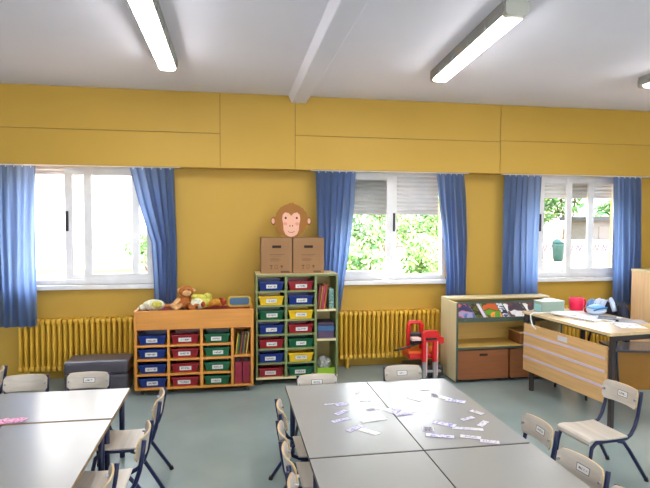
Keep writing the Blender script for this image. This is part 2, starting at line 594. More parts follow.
# ------------------------------------------------------------------ ceiling lamps
GLOW = lamp_glow()
LGREY = mat('grey_lamp_housing', (150, 150, 146), 0.5)
LCLEAR = mat('pale_lamp_cap', (186, 186, 176), 0.3)
lamp0 = thing('ceiling_lamp', 'lit fluorescent batten on the ceiling over the left tables', 'ceiling lamp', (-.49, 3.90, ZC), math.radians(0), 'fluorescent ceiling lamps')
MB().prism([(-.078, 0), (-.078, -.05), (-.070, -.078), (-.064, -.078), (-.064, -.04), (.064, -.04), (.064, -.078), (.070, -.078), (.078, -.05), (.078, 0)], 'y', -.785, .785).build('housing', LGREY, lamp0)
MB().prism(rrect(-.062, -.098, .062, -.045, .022, 4), 'y', -.74, .74).build('diffuser', GLOW, lamp0)
for s in (-1, 1):
    MB().prism(rrect(-.074, -.093, .074, -.002, .03, 4), 'y', s * .741, s * .80).build('end_cap', LCLEAR, lamp0)
for s in (-1, 1):
    for yy in (-.5, -.17, .17, .5):
        MB().box((s * .078 - .006, yy - .012, -.072), (s * .078 + .006, yy + .012, -.022)).build('clip', STEEL, lamp0, .002)
G = 'fluorescent ceiling lamps'
dup(lamp0, (1.745, 3.83, ZC), math.radians(-5.0), 'lit fluorescent batten on the ceiling right of the beam, over the card tables', G)
dup(lamp0, (3.70, 3.68, ZC), math.radians(-3), 'lit fluorescent batten on the ceiling over the teacher desk', G)
for x, l in ((-2.9, 'lit fluorescent batten over the window side far left of the room'),):
    pass
for x, l in ((-.49, 'added unseen fluorescent batten behind the camera on the left of the beam'), (1.75, 'added unseen fluorescent batten behind the camera right of the beam'),
             (3.75, 'added unseen fluorescent batten behind the camera near the right wall')):
    dup(lamp0, (x, -.6, ZC), 0, l, G)  # second lamp row, invented out of view to brighten the room evenly

# ------------------------------------------------------------------ storage trays
def tray(col, w, h, d, label, loc, group):
    t = thing('storage_tray', label, 'storage tray', loc, 0, group)
    m = MB(); k = .022; th = .004
    # tapered open tub
    bm = m.bm
    def ring(x, y0, y1, z):
        return [bm.verts.new(v) for v in ((-x, y0, z), (x, y0, z), (x, y1, z), (-x, y1, z))]
    a = ring(w / 2 - k, .012, d - .012, 0); b_ = ring(w / 2 - .006, 0, d, h)
    c = ring(w / 2 - .006 - th, th, d - th, h); e = ring(w / 2 - k - th, .012 + th, d - .012 - th, th)
    for q, p in ((a, b_), (b_, c), (c, e)):
        for i in range(4): bm.faces.new((q[i], q[(i + 1) % 4], p[(i + 1) % 4], p[i]))
    bm.faces.new(a[::-1]); bm.faces.new(e)
    m.build('tub', TRAYCOL[col], t)
    m = MB()
    m.box((-w / 2, -.012, h - .012), (w / 2, .004, h)).box((-w / 2, -.006, h - .012), (-w / 2 + .008, d, h)).box((w / 2 - .008, -.006, h - .012), (w / 2, d, h))
    m.build('rim', TRAYCOL[col], t, .002)
    lx = random.uniform(-.012, .012)
    tilt = math.radians(90) - math.atan2(h, -.012)
    lw = w * random.uniform(.19, .23)
    lb = MB().box((-lw, -.003, -.019), (lw, .0005, .019)).build('name_label', LABEL, t)
    lb.location = (lx, .003, h * .47); lb.rotation_euler = (math.radians(7), random.uniform(0, 0), 0)
    return t
ROWN4 = ['top', 'second', 'third', 'bottom']

# --- orange cubby
def caster_set(root, pts, r=.024):
    for x, y in pts:
        c = MB().tube([(x - .01, y, r), (x + .01, y, r)], r, 14).build('caster', CASTER, root)
CX0, CX1, CY0, CY1, CB, CT = -.872, .222, 5.23, 5.66, .058, .80
cb = thing('cubby_unit', 'orange beech cubby unit on casters with twelve trays and a toy trough on top', 'storage unit', (0, 0, 0))
cb.location = ((CX0 + CX1) / 2, CY0, 0)
ox, oy = cb.location.x, CY0
def L(x0, x1, y0, y1, z0, z1): return ((x0 - ox, y0 - oy, z0), (x1 - ox, y1 - oy, z1))
uprights = [(CX0, -.848), (-.577, -.553), (-.277, -.250), (.011, .038), (.196, CX1)]
for i, (a, c) in enumerate(uprights):
    zt = CT if i in (0, 4) else .63
    box('side_panel' if i in (0, 4) else 'divider', ORANGEV, *L(a, c, CY0, CY1, CB, zt), cb, .002)
box('back_panel', ORANGE, *L(CX0, CX1, CY1 - .015, CY1, CB, .80), cb)
box('base_board', ORANGE, *L(CX0 + .024, CX1 - .024, CY0 + .001, CY1 - .016, CB, .076), cb)
box('front_board', ORANGE, *L(CX0 + .024, CX1 - .024, CY0 - .002, CY0 + .02, .622, CT), cb, .003)
for c in range(3):
    for z in (.188, .328, .459):
        box('shelf', ORANGE, *L(uprights[c][1], uprights[c + 1][0], CY0 + .002, CY1 - .016, z, z + .019), cb)
box('shelf', ORANGE, *L(uprights[3][1], uprights[4][0], CY0 + .002, CY1 - .016, .340, .360), cb)
box('trough_lining', mat('dark_red_felt', (128, 30, 36), .9), *L(CX0 + .024, CX1 - .024, CY0 + .02, CY1 - .016, .612, .772), cb)
caster_set(cb, [(CX0 - ox + .06, .06), (CX1 - ox - .06, .06), (CX0 - ox + .06, .36), (CX1 - ox - .06, .36)], .029)
colnames = ['left', 'middle', 'third']
rowbase = [.478, .347, .207, .076]
for c, colr in enumerate(('blue', 'red', 'green')):
    a, d = uprights[c][1], uprights[c + 1][0]
    for r in range(4):
        tray(colr, d - a - .016, .088, .38, '%s plastic tray in the %s row of the orange cubby' % (colr, ROWN4[r]),
             ((a + d) / 2, CY0 + .012, rowbase[r] + .0005), 'trays in the orange cubby')
# books upright in the orange cubby
bk = [('yellow', (214, 176, 50), .012, .20), ('green', (60, 128, 70), .010, .19), ('black', (36, 36, 40), .008, .20), ('orange', (216, 110, 40), .009, .2),
      ('purple', (92, 60, 120), .010, .19), ('lime', (150, 170, 60), .010, .2), ('dark red', (130, 36, 40), .010, .2), ('pale yellow', (226, 200, 110), .011, .2)]
x = .050
def thin_book(name, rgb, x, y, z, t, h, d, lean, label, group, parent_name='picture_book'):
    root = thing(parent_name, label, 'book', (x, y, z), 0, group)
    m = MB().box((0, 0, 0), (.0018, d, h)).box((t - .0018, 0, 0), (t, d, h)).box((0, 0, 0), (t, .0018, h))
    m.move(Matrix.Rotation(lean, 4, 'Y'))
    m.build('cover', mat('book_cover_%d_%d_%d' % rgb, rgb, .4), root)
    m = MB().box((.0019, .0019, .003), (t - .0019, d - .004, h - .003)); m.move(Matrix.Rotation(lean, 4, 'Y'))
    m.build('page_block', WHITEP, root)
for i, (cn, rgb, t, h) in enumerate(bk):
    thin_book(cn, rgb, x, CY0 + .03, .3605 , t, h, .16, math.radians(7), '%s spined picture book leaning in the orange cubby' % cn, 'picture books in the orange cubby')
    x += t + .0045
for i, x in enumerate((.046, .122)):
    bx = thing('magazine_file', '%s dark red file box low in the orange cubby' % ('left of two' if i == 0 else 'right of two'), 'file box', (x, CY0 + .03, .0765), 0, 'dark red file boxes')
    m = MB().box((0, 0, 0), (.066, .006, .21)).box((0, .006, 0), (.004, .22, .24)).box((.062, .006, 0), (.066, .22, .24)).box((0, .216, 0), (.066, .22, .24)).box((0, 0, 0), (.066, .22, .004))
    m.build('shell', mat('dark_red_card', (140, 28, 52), .5), bx)
    MB().box((.01, .02, .004), (.056, .21, .20)).build('papers', WHITEP, bx)

# --- green edged cubby
GX0, GX1, GY0, GY1, GB, GT = .255, 1.080, 5.40, 5.772, .058, 1.105
cb = thing('cubby_unit', 'tall olive green edged cubby unit on casters with two columns of coloured trays', 'storage unit', ((GX0 + GX1) / 2, GY0, 0))
ox, oy = cb.location.x, GY0
ups = [(GX0, .272), (.540, .566), (.840, .864), (1.060, GX1)]
for i, (a, c) in enumerate(ups):
    box('side_panel' if i in (0, 3) else 'divider', OLIVE, *L(a, c, GY0, GY1, GB, GT), cb, .002)
box('back_panel', mat('beige_back_board', (190, 168, 110), .6), *L(GX0, GX1, GY1 - .012, GY1, GB, GT), cb)
box('top_board', CREAM, *L(GX0 + .002, GX1 - .002, GY0 - .002, GY1, GT - .018, GT + .001), cb, .002)
box('top_edge_band', OLIVE, *L(GX0 + .002, GX1 - .002, GY0 - .005, GY0 - .002, GT - .018, GT), cb)
box('base_board', CREAM, *L(GX0, GX1, GY0 - .002, GY1 - .012, GB, GB + .02), cb)
pitch = (GT - .018 - GB - .02) / 7
for c in range(2):
    for r in range(1, 7):
        z = GB + .02 + pitch * r
        sh = box('shelf', OLIVE, *L(ups[c][1], ups[c + 1][0], GY0 + .001, GY1 - .012, z - .016, z), cb)
for z in (.445, .745):
    box('shelf', CREAM, *L(ups[2][1], ups[3][0], GY0 + .001, GY1 - .012, z - .018, z), cb)
caster_set(cb, [(GX0 - ox + .05, .05), (GX1 - ox - .05, .05), (GX0 - ox + .05, .31), (GX1 - ox - .05, .31)], .029)
cols = [['blue', 'yellow', 'green', 'blue', 'red', 'blue', 'red'], ['red', 'blue', 'yellow', 'red', 'green', 'yellow', 'green']]
RN = ['top', 'second', 'third', 'fourth', 'fifth', 'sixth', 'bottom']
for c in range(2):
    a, d = ups[c][1], ups[c + 1][0]
    for r in range(7):
        z = GB + .02 + pitch * (6 - r) + .0005
        tray(cols[c][r], d - a - .014, .090, .33, '%s plastic tray in the %s row, %s column of the olive cubby' % (cols[c][r], RN[r], ('left', 'right')[c]),
             ((a + d) / 2, GY0 + .012, z), 'trays in the olive cubby')
gb = [('dark red', (132, 34, 44), .02, .24, 7), ('yellow', (222, 180, 60), .010, .235, 7), ('magenta', (176, 42, 84), .022, .245, 7), ('orange', (222, 122, 50), .012, .25, 7)]
x = .868
for cn, rgb, t, h, le in gb:
    thin_book(cn, rgb, x, GY0 + .03, .7455, t, h, .2, math.radians(le), '%s book standing in the open upper bay of the olive cubby' % cn, 'books in the olive cubby')
    x += t + .006
x += .038
rt = thing('picture_book', 'wide teal patterned book standing upright in the olive cubby', 'book', (x, GY0 + .04, .7455), 0, 'books in the olive cubby')
MB().box((0, 0, 0), (.052, .18, .20)).build('cover', cover('teal_pattern', [(60, 120, 116), (120, 168, 150), (40, 84, 96), (190, 196, 170)], 40), rt, .002)
MB().box((.004, .004, .2), (.048, .176, .2012)).build('page_block', WHITEP, rt)
bx = thing('plastic_box', 'blue and dark lidded plastic box in the middle open bay of the olive cubby', 'box', (.962, GY0 + .03, .4455), 0)
MB().box((-.085, 0, 0), (.085, .22, .075)).build('body', mat('murky_purple_plastic', (84, 66, 96), .4), bx, .006)
MB().box((-.09, -.005, .0755), (.09, .225, .13)).build('lid', mat('slate_blue_plastic', (52, 92, 140), .4), bx, .008)
MB().box((-.08, .0, .1305), (.08, .2, .165)).build('dark_inset', mat('dark_plum_plastic', (60, 44, 66), .5), bx, .006)
lt = thing('open_tray', 'lime green open tray at the foot of the olive cubby', 'tray', (.962, GY0 + .02, .0785), 0)
MB().box((-.09, 0, 0), (.09, .26, .006)).box((-.09, 0, .006), (.09, .006, .06)).box((-.09, .254, .006), (.09, .26, .06)).box((-.09, .006, .006), (-.084, .254, .06)).box((.084, .006, .006), (.09, .254, .06)).build('tub', mat('lime_plastic', (150, 190, 50), .35), lt)
MB().box((-.093, -.004, .06), (.093, .008, .066)).build('rim', mat('lime_plastic', (150, 190, 50), .35), lt)
pb = thing('plastic_sleeve', 'crumpled clear plastic sleeve lying in the lime tray', 'plastic bag', (.962, GY0 + .08, .086), 0)
m = MB().ball((0, .08, .075), (.074, .085, .072), 3, .12)
m.build('film', clear_film('clear_film', (226, 228, 224), .55), pb)

# --- cardboard boxes and monkey cut-out
def carton(x0, x1, label, d=.27):
    w = x1 - x0; h = .355
    r = thing('cardboard_box', label, 'cardboard box', ((x0 + x1) / 2, 5.49, GT + .0015), 0, 'cardboard boxes on the olive cubby')
    m = MB()
    hw = w / 2; t = .005
    m.box((-hw, 0, 0), (hw, d, t)).box((-hw, d - t, t), (hw, d, h)).box((-hw, t, t), (-hw + t, d - t, h)).box((hw - t, t, t), (hw, d - t, h))
    sw, sz0, sz1 = .045, h - .098, h - .072           # front with a hand slot
    m.box((-hw, 0, t), (hw, t, sz0)).box((-hw, 0, sz1), (hw, t, h)).box((-hw, 0, sz0), (-sw, t, sz1)).box((sw, 0, sz0), (hw, t, sz1))
    m.build('carton', CARD, r, .001)
    MB().box((-hw, 0, h), (hw, d / 2 - .002, h + .004)).box((-hw, d / 2 + .002, h), (hw, d, h + .004)).build('lid_flap', CARD, r)
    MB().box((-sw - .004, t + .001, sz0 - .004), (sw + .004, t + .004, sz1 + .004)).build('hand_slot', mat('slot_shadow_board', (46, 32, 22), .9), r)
    m = MB(); yy0, yy1 = -.0008, .0005
    # text lines, three handling marks, a small bar code bar
    m.box((-.075, yy0, .19), (.075, yy1, .194)); m.box((-.07, yy0, .175), (.05, yy1, .178))
    for k, zz in enumerate((.15, .138, .126)):
        m.box((-.07, yy0, zz), (.02 + .02 * (k % 2), yy1, zz + .0035))
    for k, xx in enumerate((-.055, 0, .05)):
        if k == 0:
            m.box((xx - .003, yy0, .05), (xx + .003, yy1, .085)).box((xx - .014, yy0, .075), (xx + .014, yy1, .085)).box((xx - .01, yy0, .048), (xx + .01, yy1, .053))
        elif k == 1:
            m.box((xx - .02, yy0, .05), (xx - .016, yy1, .085)).box((xx + .006, yy0, .05), (xx + .010, yy1, .085)).box((xx - .02, yy0, .048), (xx + .010, yy1, .052)).box((xx - .02, yy0, .083), (xx + .01, yy1, .087))
        else:
            m.prism([(xx - .018, .068), (xx + .018, .068), (xx, .088)], 'y', yy0, yy1).box((xx - .004, yy0, .05), (xx + .004, yy1, .068))
    m.box((.04 if x0 < .6 else .05, yy0, .008), (.13, yy1, .026))
    m.build('printing', PRINT, r)
carton(.312, .622, 'brown cardboard box under the monkey face, left of the pair')
carton(.632, .948, 'brown cardboard box next to the blue curtain, right of the pair')
mk = thing('monkey_cutout', 'smiling brown monkey face board standing on the two cardboard boxes', 'decoration', (.634, 5.68, GT + .362), 0)
FUR = mat('brown_fur_paint', (154, 98, 22), .6); SKIN = mat('pink_face_paint', (232, 178, 152), .6); INK = mat('dark_brown_paint', (70, 36, 28), .6); BLUSH = mat('rose_cheek_paint', (222, 142, 130), .6)
def ell(cx, cz, rx, rz, n=28, f=None):
    return [(cx + rx * math.cos(2 * PI * k / n), cz + rz * math.sin(2 * PI * k / n)) for k in range(n)]
MB().prism([(px * 1.14, pz) for px, pz in [(-.150, .15), (-.148, .19), (-.135, .25), (-.10, .305), (-.06, .335), (-.03, .345), (-.008, .358), (.0, .35), (.012, .362), (.03, .344), (.07, .328), (.11, .298), (.14, .25), (.152, .19), (.15, .14), (.135, .085), (.10, .035), (.06, .006), (0, 0), (-.06, .006), (-.10, .035), (-.138, .09)]], 'y', 0, .015).build('head_board', FUR, mk)
for s in (-1, 1):
    MB().prism(ell(s * .178, .168, .036, .044), 'y', .002, .014).build('ear', FUR, mk)
    MB().prism(ell(s * .188, .168, .016, .028), 'y', -.002, .002).build('inner_ear', SKIN, mk)
m = MB()
m.prism([(px * .88, pz) for px, pz in [(0, .222), (.03, .25), (.07, .258), (.10, .235), (.108, .19), (.095, .13), (.092, .075), (.07, .03), (.03, .008), (0, .004), (-.03, .008), (-.07, .03), (-.092, .075), (-.095, .13), (-.108, .19), (-.10, .235), (-.07, .258), (-.03, .25)]], 'y', -.003, 0)
m.build('face', SKIN, mk)
for s in (-1, 1):
    MB().prism(ell(s * .058, .20, .011, .013), 'y', -.005, -.003).build('eye', INK, mk)
    MB().prism(ell(s * .014, .118, .005, .009), 'y', -.005, -.003).build('nostril', INK, mk)
    MB().prism(ell(s * .062, .14, .02, .017), 'y', -.0045, -.003).build('cheek', BLUSH, mk)
MB().tube([(-.035, -.004, .062), (-.02, -.004, .052), (0, -.004, .048), (.02, -.004, .052), (.035, -.004, .062)], .0025, 6).build('mouth', INK, mk)

# ------------------------------------------------------------------ plush toys on the orange cubby
def fuzzy(name, rgb):
    return mat(name, rgb, .95, var=.25, scale=40, spec=.1, bump=.6, bscale=160)
z0 = .7725
p = thing('plush_toy', 'brown monkey plush with floppy limbs sitting on the orange cubby', 'plush toy', (-.43, 5.47, z0), 0, 'plush toys on the orange cubby')
p.scale = (1.12, 1.0, 1.0)
BRN = fuzzy('brown_plush', (176, 108, 58)); TAN = fuzzy('tan_plush', (214, 168, 118)); LIME = fuzzy('lime_plush', (200, 194, 92)); PALE = fuzzy('pale_plush', (214, 214, 190)); GOLD = fuzzy('golden_plush', (196, 140, 56)); OX = fuzzy('russet_plush', (160, 70, 46))
MB().ball((0, .01, .07), (.065, .06, .075), 3).build('body', BRN, p, smooth=True)
MB().ball((.01, -.01, .175), (.060, .055, .056), 3).build('head', BRN, p, smooth=True)
MB().ball((.02, -.058, .163), (.038, .022, .030), 3).build('muzzle', TAN, p, smooth=True)
for s in (-1, 1):
    MB().ball((.01 + s * .062, 0, .185), (.018, .012, .02), 2).build('ear', TAN, p, smooth=True)
    MB().ball((.015 + s * .02, -.062, .195), (.006, .005, .007), 2).build('eye', DARK, p, smooth=True)
    MB().tube([(s * .05, -.02, .10), (s * .085, -.06, .06), (s * .11, -.1, .04)], .02, 10, [.022, .02, .024]).build('arm', BRN if s > 0 else TAN, p, smooth=True)
    MB().tube([(s * .035, -.03, .04), (s * .06, -.10, .03), (s * .075, -.15, .03)], .024, 10, [.028, .024, .028]).build('leg', TAN if s < 0 else BRN, p, smooth=True)
p = thing('plush_toy', 'lime green plush with pale belly lying beside the brown monkey', 'plush toy', (-.29, 5.46, z0), 0, 'plush toys on the orange cubby')
MB().ball((0, 0, .07), (.10, .075, .072), 3).build('body', LIME, p, smooth=True)
MB().ball((-.015, -.045, .06), (.07, .045, .055), 3).build('belly', PALE, p, smooth=True)
MB().ball((.075, .01, .11), (.045, .04, .045), 3).build('head', LIME, p, smooth=True)
MB().ball((-.04, -.02, .125), (.045, .03, .022), 2).build('ear', LIME, p, smooth=True)
MB().ball((.035, -.075, .055), (.022, .022, .028), 2).build('paw', OX, p, smooth=True)
p = thing('plush_toy', 'golden plush with a russet head curled left of the blue lid', 'plush toy', (-.12, 5.46, z0), 0, 'plush toys on the orange cubby')
MB().tube([(-.10, -.02, .03), (-.05, -.02, .06), (0, -.01, .065), (.04, 0, .045)], .03, 12, [.02, .03, .034, .03]).build('body', GOLD, p, smooth=True)
MB().ball((.05, 0, .065), (.036, .036, .036), 3).build('head', OX, p, smooth=True)
MB().ball((.03, -.01, .098), (.012, .01, .012), 2).build('ear', OX, p, smooth=True)
p = thing('plush_toy', 'pale white and green plush hat shape at the left end of the orange cubby', 'plush toy', (-.72, 5.44, z0), 0, 'plush toys on the orange cubby')
MB().ball((0, 0, .05), (.105, .07, .055), 3).build('body', PALE, p, smooth=True)
MB().ball((.03, -.045, .06), (.052, .035, .036), 3).build('green_patch', LIME, p, smooth=True)
MB().ball((-.10, -.01, .03), (.04, .04, .03), 2).build('paw', PALE, p, smooth=True)
p = thing('plastic_lid_box', 'blue lidded box with a rounded yellow frame on the orange cubby', 'box', (.096, 5.53, z0), 0)
m = MB(); o1 = rrect(-.112, 0, .112, .105, .03, 5)
m.prism(rrect(-.115, 0, .115, .108, .035, 5), 'y', 0, .018).build('frame', mat('yellow_plastic', (224, 184, 52), .4), p)
MB().prism(rrect(-.098, .02, .098, .096, .026, 5), 'y', -.006, 0).build('lid', mat('slate_blue_lid', (72, 110, 140), .5), p)
MB().box((-.1, .019, .0), (.1, .09, .07)).build('body', mat('yellow_plastic', (224, 184, 52), .4), p)

# ------------------------------------------------------------------ grey padded bench (left)
r = thing('padded_bench', 'dark grey glossy padded bench in front of the left radiator', 'bench', (-1.235, 5.50, 0), 0)
LEA = mat('charcoal_leatherette', (86, 82, 92), .32, var=.08)
MB().box((-.285, -.15, .02), (.285, .16, .19)).build('base', LEA, r, .025, )
MB().box((-.290, -.155, .192), (.290, .165, .318)).build('cushion', LEA, r, .03)
MB().box((-.25, -.12, 0), (-.2, .12, .02)).box((.2, -.12, 0), (.25, .12, .02)).build('foot', DARK, r)

# ------------------------------------------------------------------ red toy trolley
r = thing('toy_trolley', 'red and black plastic toy workbench trolley beside the bookcase', 'toy', (1.975, 5.38, 0), 0)
r.scale = (1, 1, .86)
TR = mat('bright_red_plastic', (214, 34, 36), .3); TG = mat('grey_plastic', (150, 150, 152), .4); TB = mat('dark_grey_plastic', (52, 50, 54), .5); TO = mat('orange_plastic', (226, 96, 30), .35); TW = mat('pinkish_white_plastic', (230, 190, 186), .4)
MB().box((-.15, -.04, .03), (.22, .24, .16)).build('base', TB, r, .015)
MB().box((-.16, -.08, .09), (.18, .02, .115)).build('footboard', TG, r, .008)
for x in (.0, .115):
    MB().box((x - .028, -.085, .22), (x + .028, -.04, .55)).build('red_post', TR, r, .01)
    MB().box((x - .024, -.083, .02), (x + .024, -.04, .22)).build('grey_post', TG, r, .006)
    MB().box((x + .010, -.089, .06), (x + .020, -.0845, .48)).build('white_strip', TW, r)
MB().prism(rrect(-.032, .46, .15, .60, .045, 6), 'y', -.09, -.035).build('arched_head', TR, r, .008)
MB().tube([(.0, -.095, .505), (.115, -.095, .505)], .014, 10).build('black_knob', DARK, r, smooth=True)
m = MB()
m.tube([(-.12, .1, .30), (-.12, .1, .63), (-.10, .1, .67), (0, .1, .67), (.02, .1, .63), (.02, .1, .30)], .026, 12)
m.build('back_arch', TR, r, smooth=True)
MB().box((-.16, -.03, .31), (.17, .2, .345)).build('shelf', TO, r, .008)
MB().box((-.155, -.035, .25), (.165, .2, .308)).build('shelf_skirt', TR, r, .01)
MB().box((-.11, .06, .40), (.02, .14, .54)).build('backboard', TB, r, .008)
MB().box((.135, -.06, .43), (.215, .02, .51)).build('side_vice', TR, r, .016)
MB().box((-.13, -.06, .475), (-.035, .03, .51)).build('work_top', TW, r, .006)
MB().tube([(-.31, -.02, .36), (-.2, -.02, .385), (-.02, -.03, .45)], .012, 10).build('black_handle', DARK, r, smooth=True)
for x in (-.12, .15):
    MB().tube([(x - .015, .18, .04), (x + .015, .18, .04)], .04, 16).build('wheel', DARK, r)

# ------------------------------------------------------------------ magazine bookcase
BX0, BX1, BY0, BY1 = 2.24, 3.41, 5.14, 5.55
bc = thing('bookcase', 'pale low bookcase with sloping magazine shelf and brown bins', 'bookcase', (BX0, BY0, 0), 0)
ox, oy = BX0, BY0
for a, c in ((BX0, BX0 + .02), (BX1 - .02, BX1)):
    m = MB().box(*L(a, c, BY0 + .002, BY1, .02, .82)); m.build('side_panel', CREAM, bc, .001)
    box('edge_band', GREENEDGE, *L(a, c, BY0 - .001, BY0 + .002, .02, .82), bc)
box('back_panel', PALEWOOD, *L(BX0 + .02, BX1 - .02, BY1 - .012, BY1, .02, .80), bc)
box('top_board', CREAM, *L(BX0, BX1, 5.385, BY1, .82, .838), bc, .002)
box('shelf', PALEWOOD, *L(BX0 + .02, BX1 - .02, BY0 + .004, BY1 - .012, .350, .366), bc)
box('shelf_edge_band', GREENEDGE, *L(BX0 + .02, BX1 - .02, BY0, BY0 + .004, .346, .366), bc)
ang = math.atan2(.80 - .655, 5.40 - 5.15)
m = MB().prism([(BY0 + .012 - oy, .635), (5.40 - oy, .785), (5.40 - oy, .797), (BY0 + .012 - oy, .647)], 'x', .02, BX1 - BX0 - .02)
m.build('sloping_shelf', GREENEDGE, bc)
box('lip', GREENEDGE, *L(BX0 + .02, BX1 - .02, BY0 - .002, BY0 + .012, .622, .668), bc, .002)
def mag(xc, w, h, m_, label, lift=0.0, yaw=0.0):
    sl = math.atan2(.15, 5.40 - BY0 - .012)
    t = .006
    r = thing('magazine', label, 'magazine', (xc, BY0 + .014, .648 + lift), 0, 'magazines on the sloping shelf')
    mm = Matrix.Rotation(sl, 4, 'X') @ Matrix.Rotation(yaw, 4, 'Z')
    MB().box((-w / 2, .003, .0008), (w / 2, h, t - .0012)).move(mm).build('page_block', WHITEP, r)
    MB().box((-w / 2 - .001, .002, t - .0012), (w / 2 + .001, h + .001, t)).move(mm).build('cover', m_, r)
cv1 = cover('blue_cover', [(66, 80, 140), (96, 116, 172), (150, 150, 190), (200, 100, 110), (50, 60, 100)], 8)
cv2 = cover('dark_green_cover', [(52, 66, 44), (90, 90, 50), (30, 36, 30)], 16)
cv3 = cover('orange_green_cover', [(214, 120, 40), (226, 150, 60), (90, 150, 40), (70, 56, 36), (200, 90, 40)], 7)
cv4 = cover('navy_cover', [(34, 48, 92), (56, 80, 130), (220, 220, 224), (28, 36, 70)], 14)
cv5 = cover('white_cover', [(232, 232, 232), (236, 236, 236), (226, 226, 230), (110, 60, 70), (60, 56, 70)], 8)
r = thing('wooden_box', 'small brown wooden box inside the bookcase at its right end', 'box', (3.10, BY0 + .06, .3665))
m = MB().box((-.13, 0, 0), (.13, .012, .11)).box((-.13, .228, 0), (.13, .24, .11)).box((-.13, .012, 0), (-.118, .228, .11)).box((.118, .012, 0), (.13, .228, .11)).box((-.118, .012, 0), (.118, .228, .01))
m.build('carcass', REDWOOD, r)
MB().box((-.135, -.005, .1105), (.135, .245, .124)).build('lid', DESKWOOD, r, .002)
mag(2.372, .175, .235, cv1, 'blue and mauve magazine first from the left on the sloping shelf')
mag(2.502, .07, .235, cv2, 'narrow dark green booklet between blue and orange magazines')
mag(2.565, .03, .235, mat('pale_lilac_cover', (206, 196, 214), .4), 'thin pale lilac booklet left of the orange magazine')
mag(2.675, .165, .235, cv3, 'orange magazine with green splash on the sloping shelf')
mag(2.80, .06, .235, cv4, 'narrow navy booklet right of the orange magazine')
mag(2.945, .20, .235, cv5, 'white magazine with small dark pictures near the tissue box')
mag(3.17, .2, .235, cv5, 'white magazine partly hidden behind the tissue box')
for i, (a, c) in enumerate(((2.268, 2.815), (2.835, 3.382))):
    r = thing('wheeled_bin', 'reddish brown wooden bin %s of the bookcase' % ('with a dark slot handle, in the left bay', 'half hidden by the desk, in the right bay')[i], 'storage bin', ((a + c) / 2, BY0 + .01, 0), 0, 'bins under the bookcase')
    w = (c - a) / 2
    MB().box((-w, 0, .035), (w, .018, .335)).build('front_board', REDWOOD, r, .002)
    m = MB().box((-w, .018, .035), (-w + .012, .36, .30)).box((w - .012, .018, .035), (w, .36, .30)).box((-w + .012, .348, .035), (w - .012, .36, .30)).box((-w + .012, .018, .035), (w - .012, .348, .047))
    m.build('tub', REDWOOD, r)
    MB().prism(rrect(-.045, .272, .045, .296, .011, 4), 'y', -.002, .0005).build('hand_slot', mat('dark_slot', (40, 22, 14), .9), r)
    for sx in (-w + .05, w - .05):
        MB().tube([(sx - .01, .06, .018), (sx + .01, .06, .018)], .0178, 12).build('caster', CASTER, r)
        MB().tube([(sx - .01, .30, .018), (sx + .01, .30, .018)], .0178, 12).build('caster', CASTER, r)

# ------------------------------------------------------------------ tables
DARKEDGE = wood('dark_table_edge', (74, 56, 42))
def table(name, cx, cy, w, d, label, group, h=.465, edge=None):
    edge = edge or (DARKEDGE if cx > 0 else EDGE)
    r = thing(name, label, 'table', (cx, cy, 0), 0, group)
    g = .0035
    MB().box((-w / 2 + g, -d / 2 + g, h - .004), (w / 2 - g, d / 2 - g, h)).build('table_top', TOP, r, .001)
    MB().box((-w / 2 + g, -d / 2 + g, h - .024), (w / 2 - g, d / 2 - g, h - .0042)).build('top_edge', edge, r, .002)
    for sx in (-1, 1):
        for sy in (-1, 1):
            MB().tube([(sx * (w / 2 - .05), sy * (d / 2 - .06), 0), (sx * (w / 2 - .05), sy * (d / 2 - .06), h - .024)], .018, 12).build('leg', NAVY, r, smooth=True)
    m = MB()
    for sy in (-1, 1):
        m.box((-w / 2 + .05, sy * (d / 2 - .06) - .012, h - .055), (w / 2 - .05, sy * (d / 2 - .06) + .012, h - .0245))
    for sx in (-1, 1):
        m.box((sx * (w / 2 - .05) - .012, -d / 2 + .06, h - .055), (sx * (w / 2 - .05) + .012, d / 2 - .06, h - .0245))
    m.build('apron_frame', NAVY, r)
    return r
TG_ = 'white tables of the card group'
table('classroom_table', .684, 3.246, .6, 1.2, 'white table with word cards, far left one of the card group', TG_)
table('classroom_table', 1.284, 3.246, .6, 1.2, 'white table with word cards, far right one, toward the red trolley', TG_)
table('classroom_table', .684, 2.036, .6, 1.2, 'bare white table in front of the left card table', TG_)
table('classroom_table', 1.284, 2.036, .6, 1.2, 'bare white table in front of the right card table', TG_)
TG2 = 'white tables beside the left frame edge'
table('classroom_table', -1.288, 3.676, 1.2, .6, 'white head table with pink paper by the grey bench', TG2)
table('classroom_table', -.988, 2.758, .6, 1.2, 'white table in front of the head table, with chairs along its right edge', TG2)
table('classroom_table', -1.588, 2.758, .6, 1.2, 'white table in front of the head table, mostly cut by the frame', TG2)

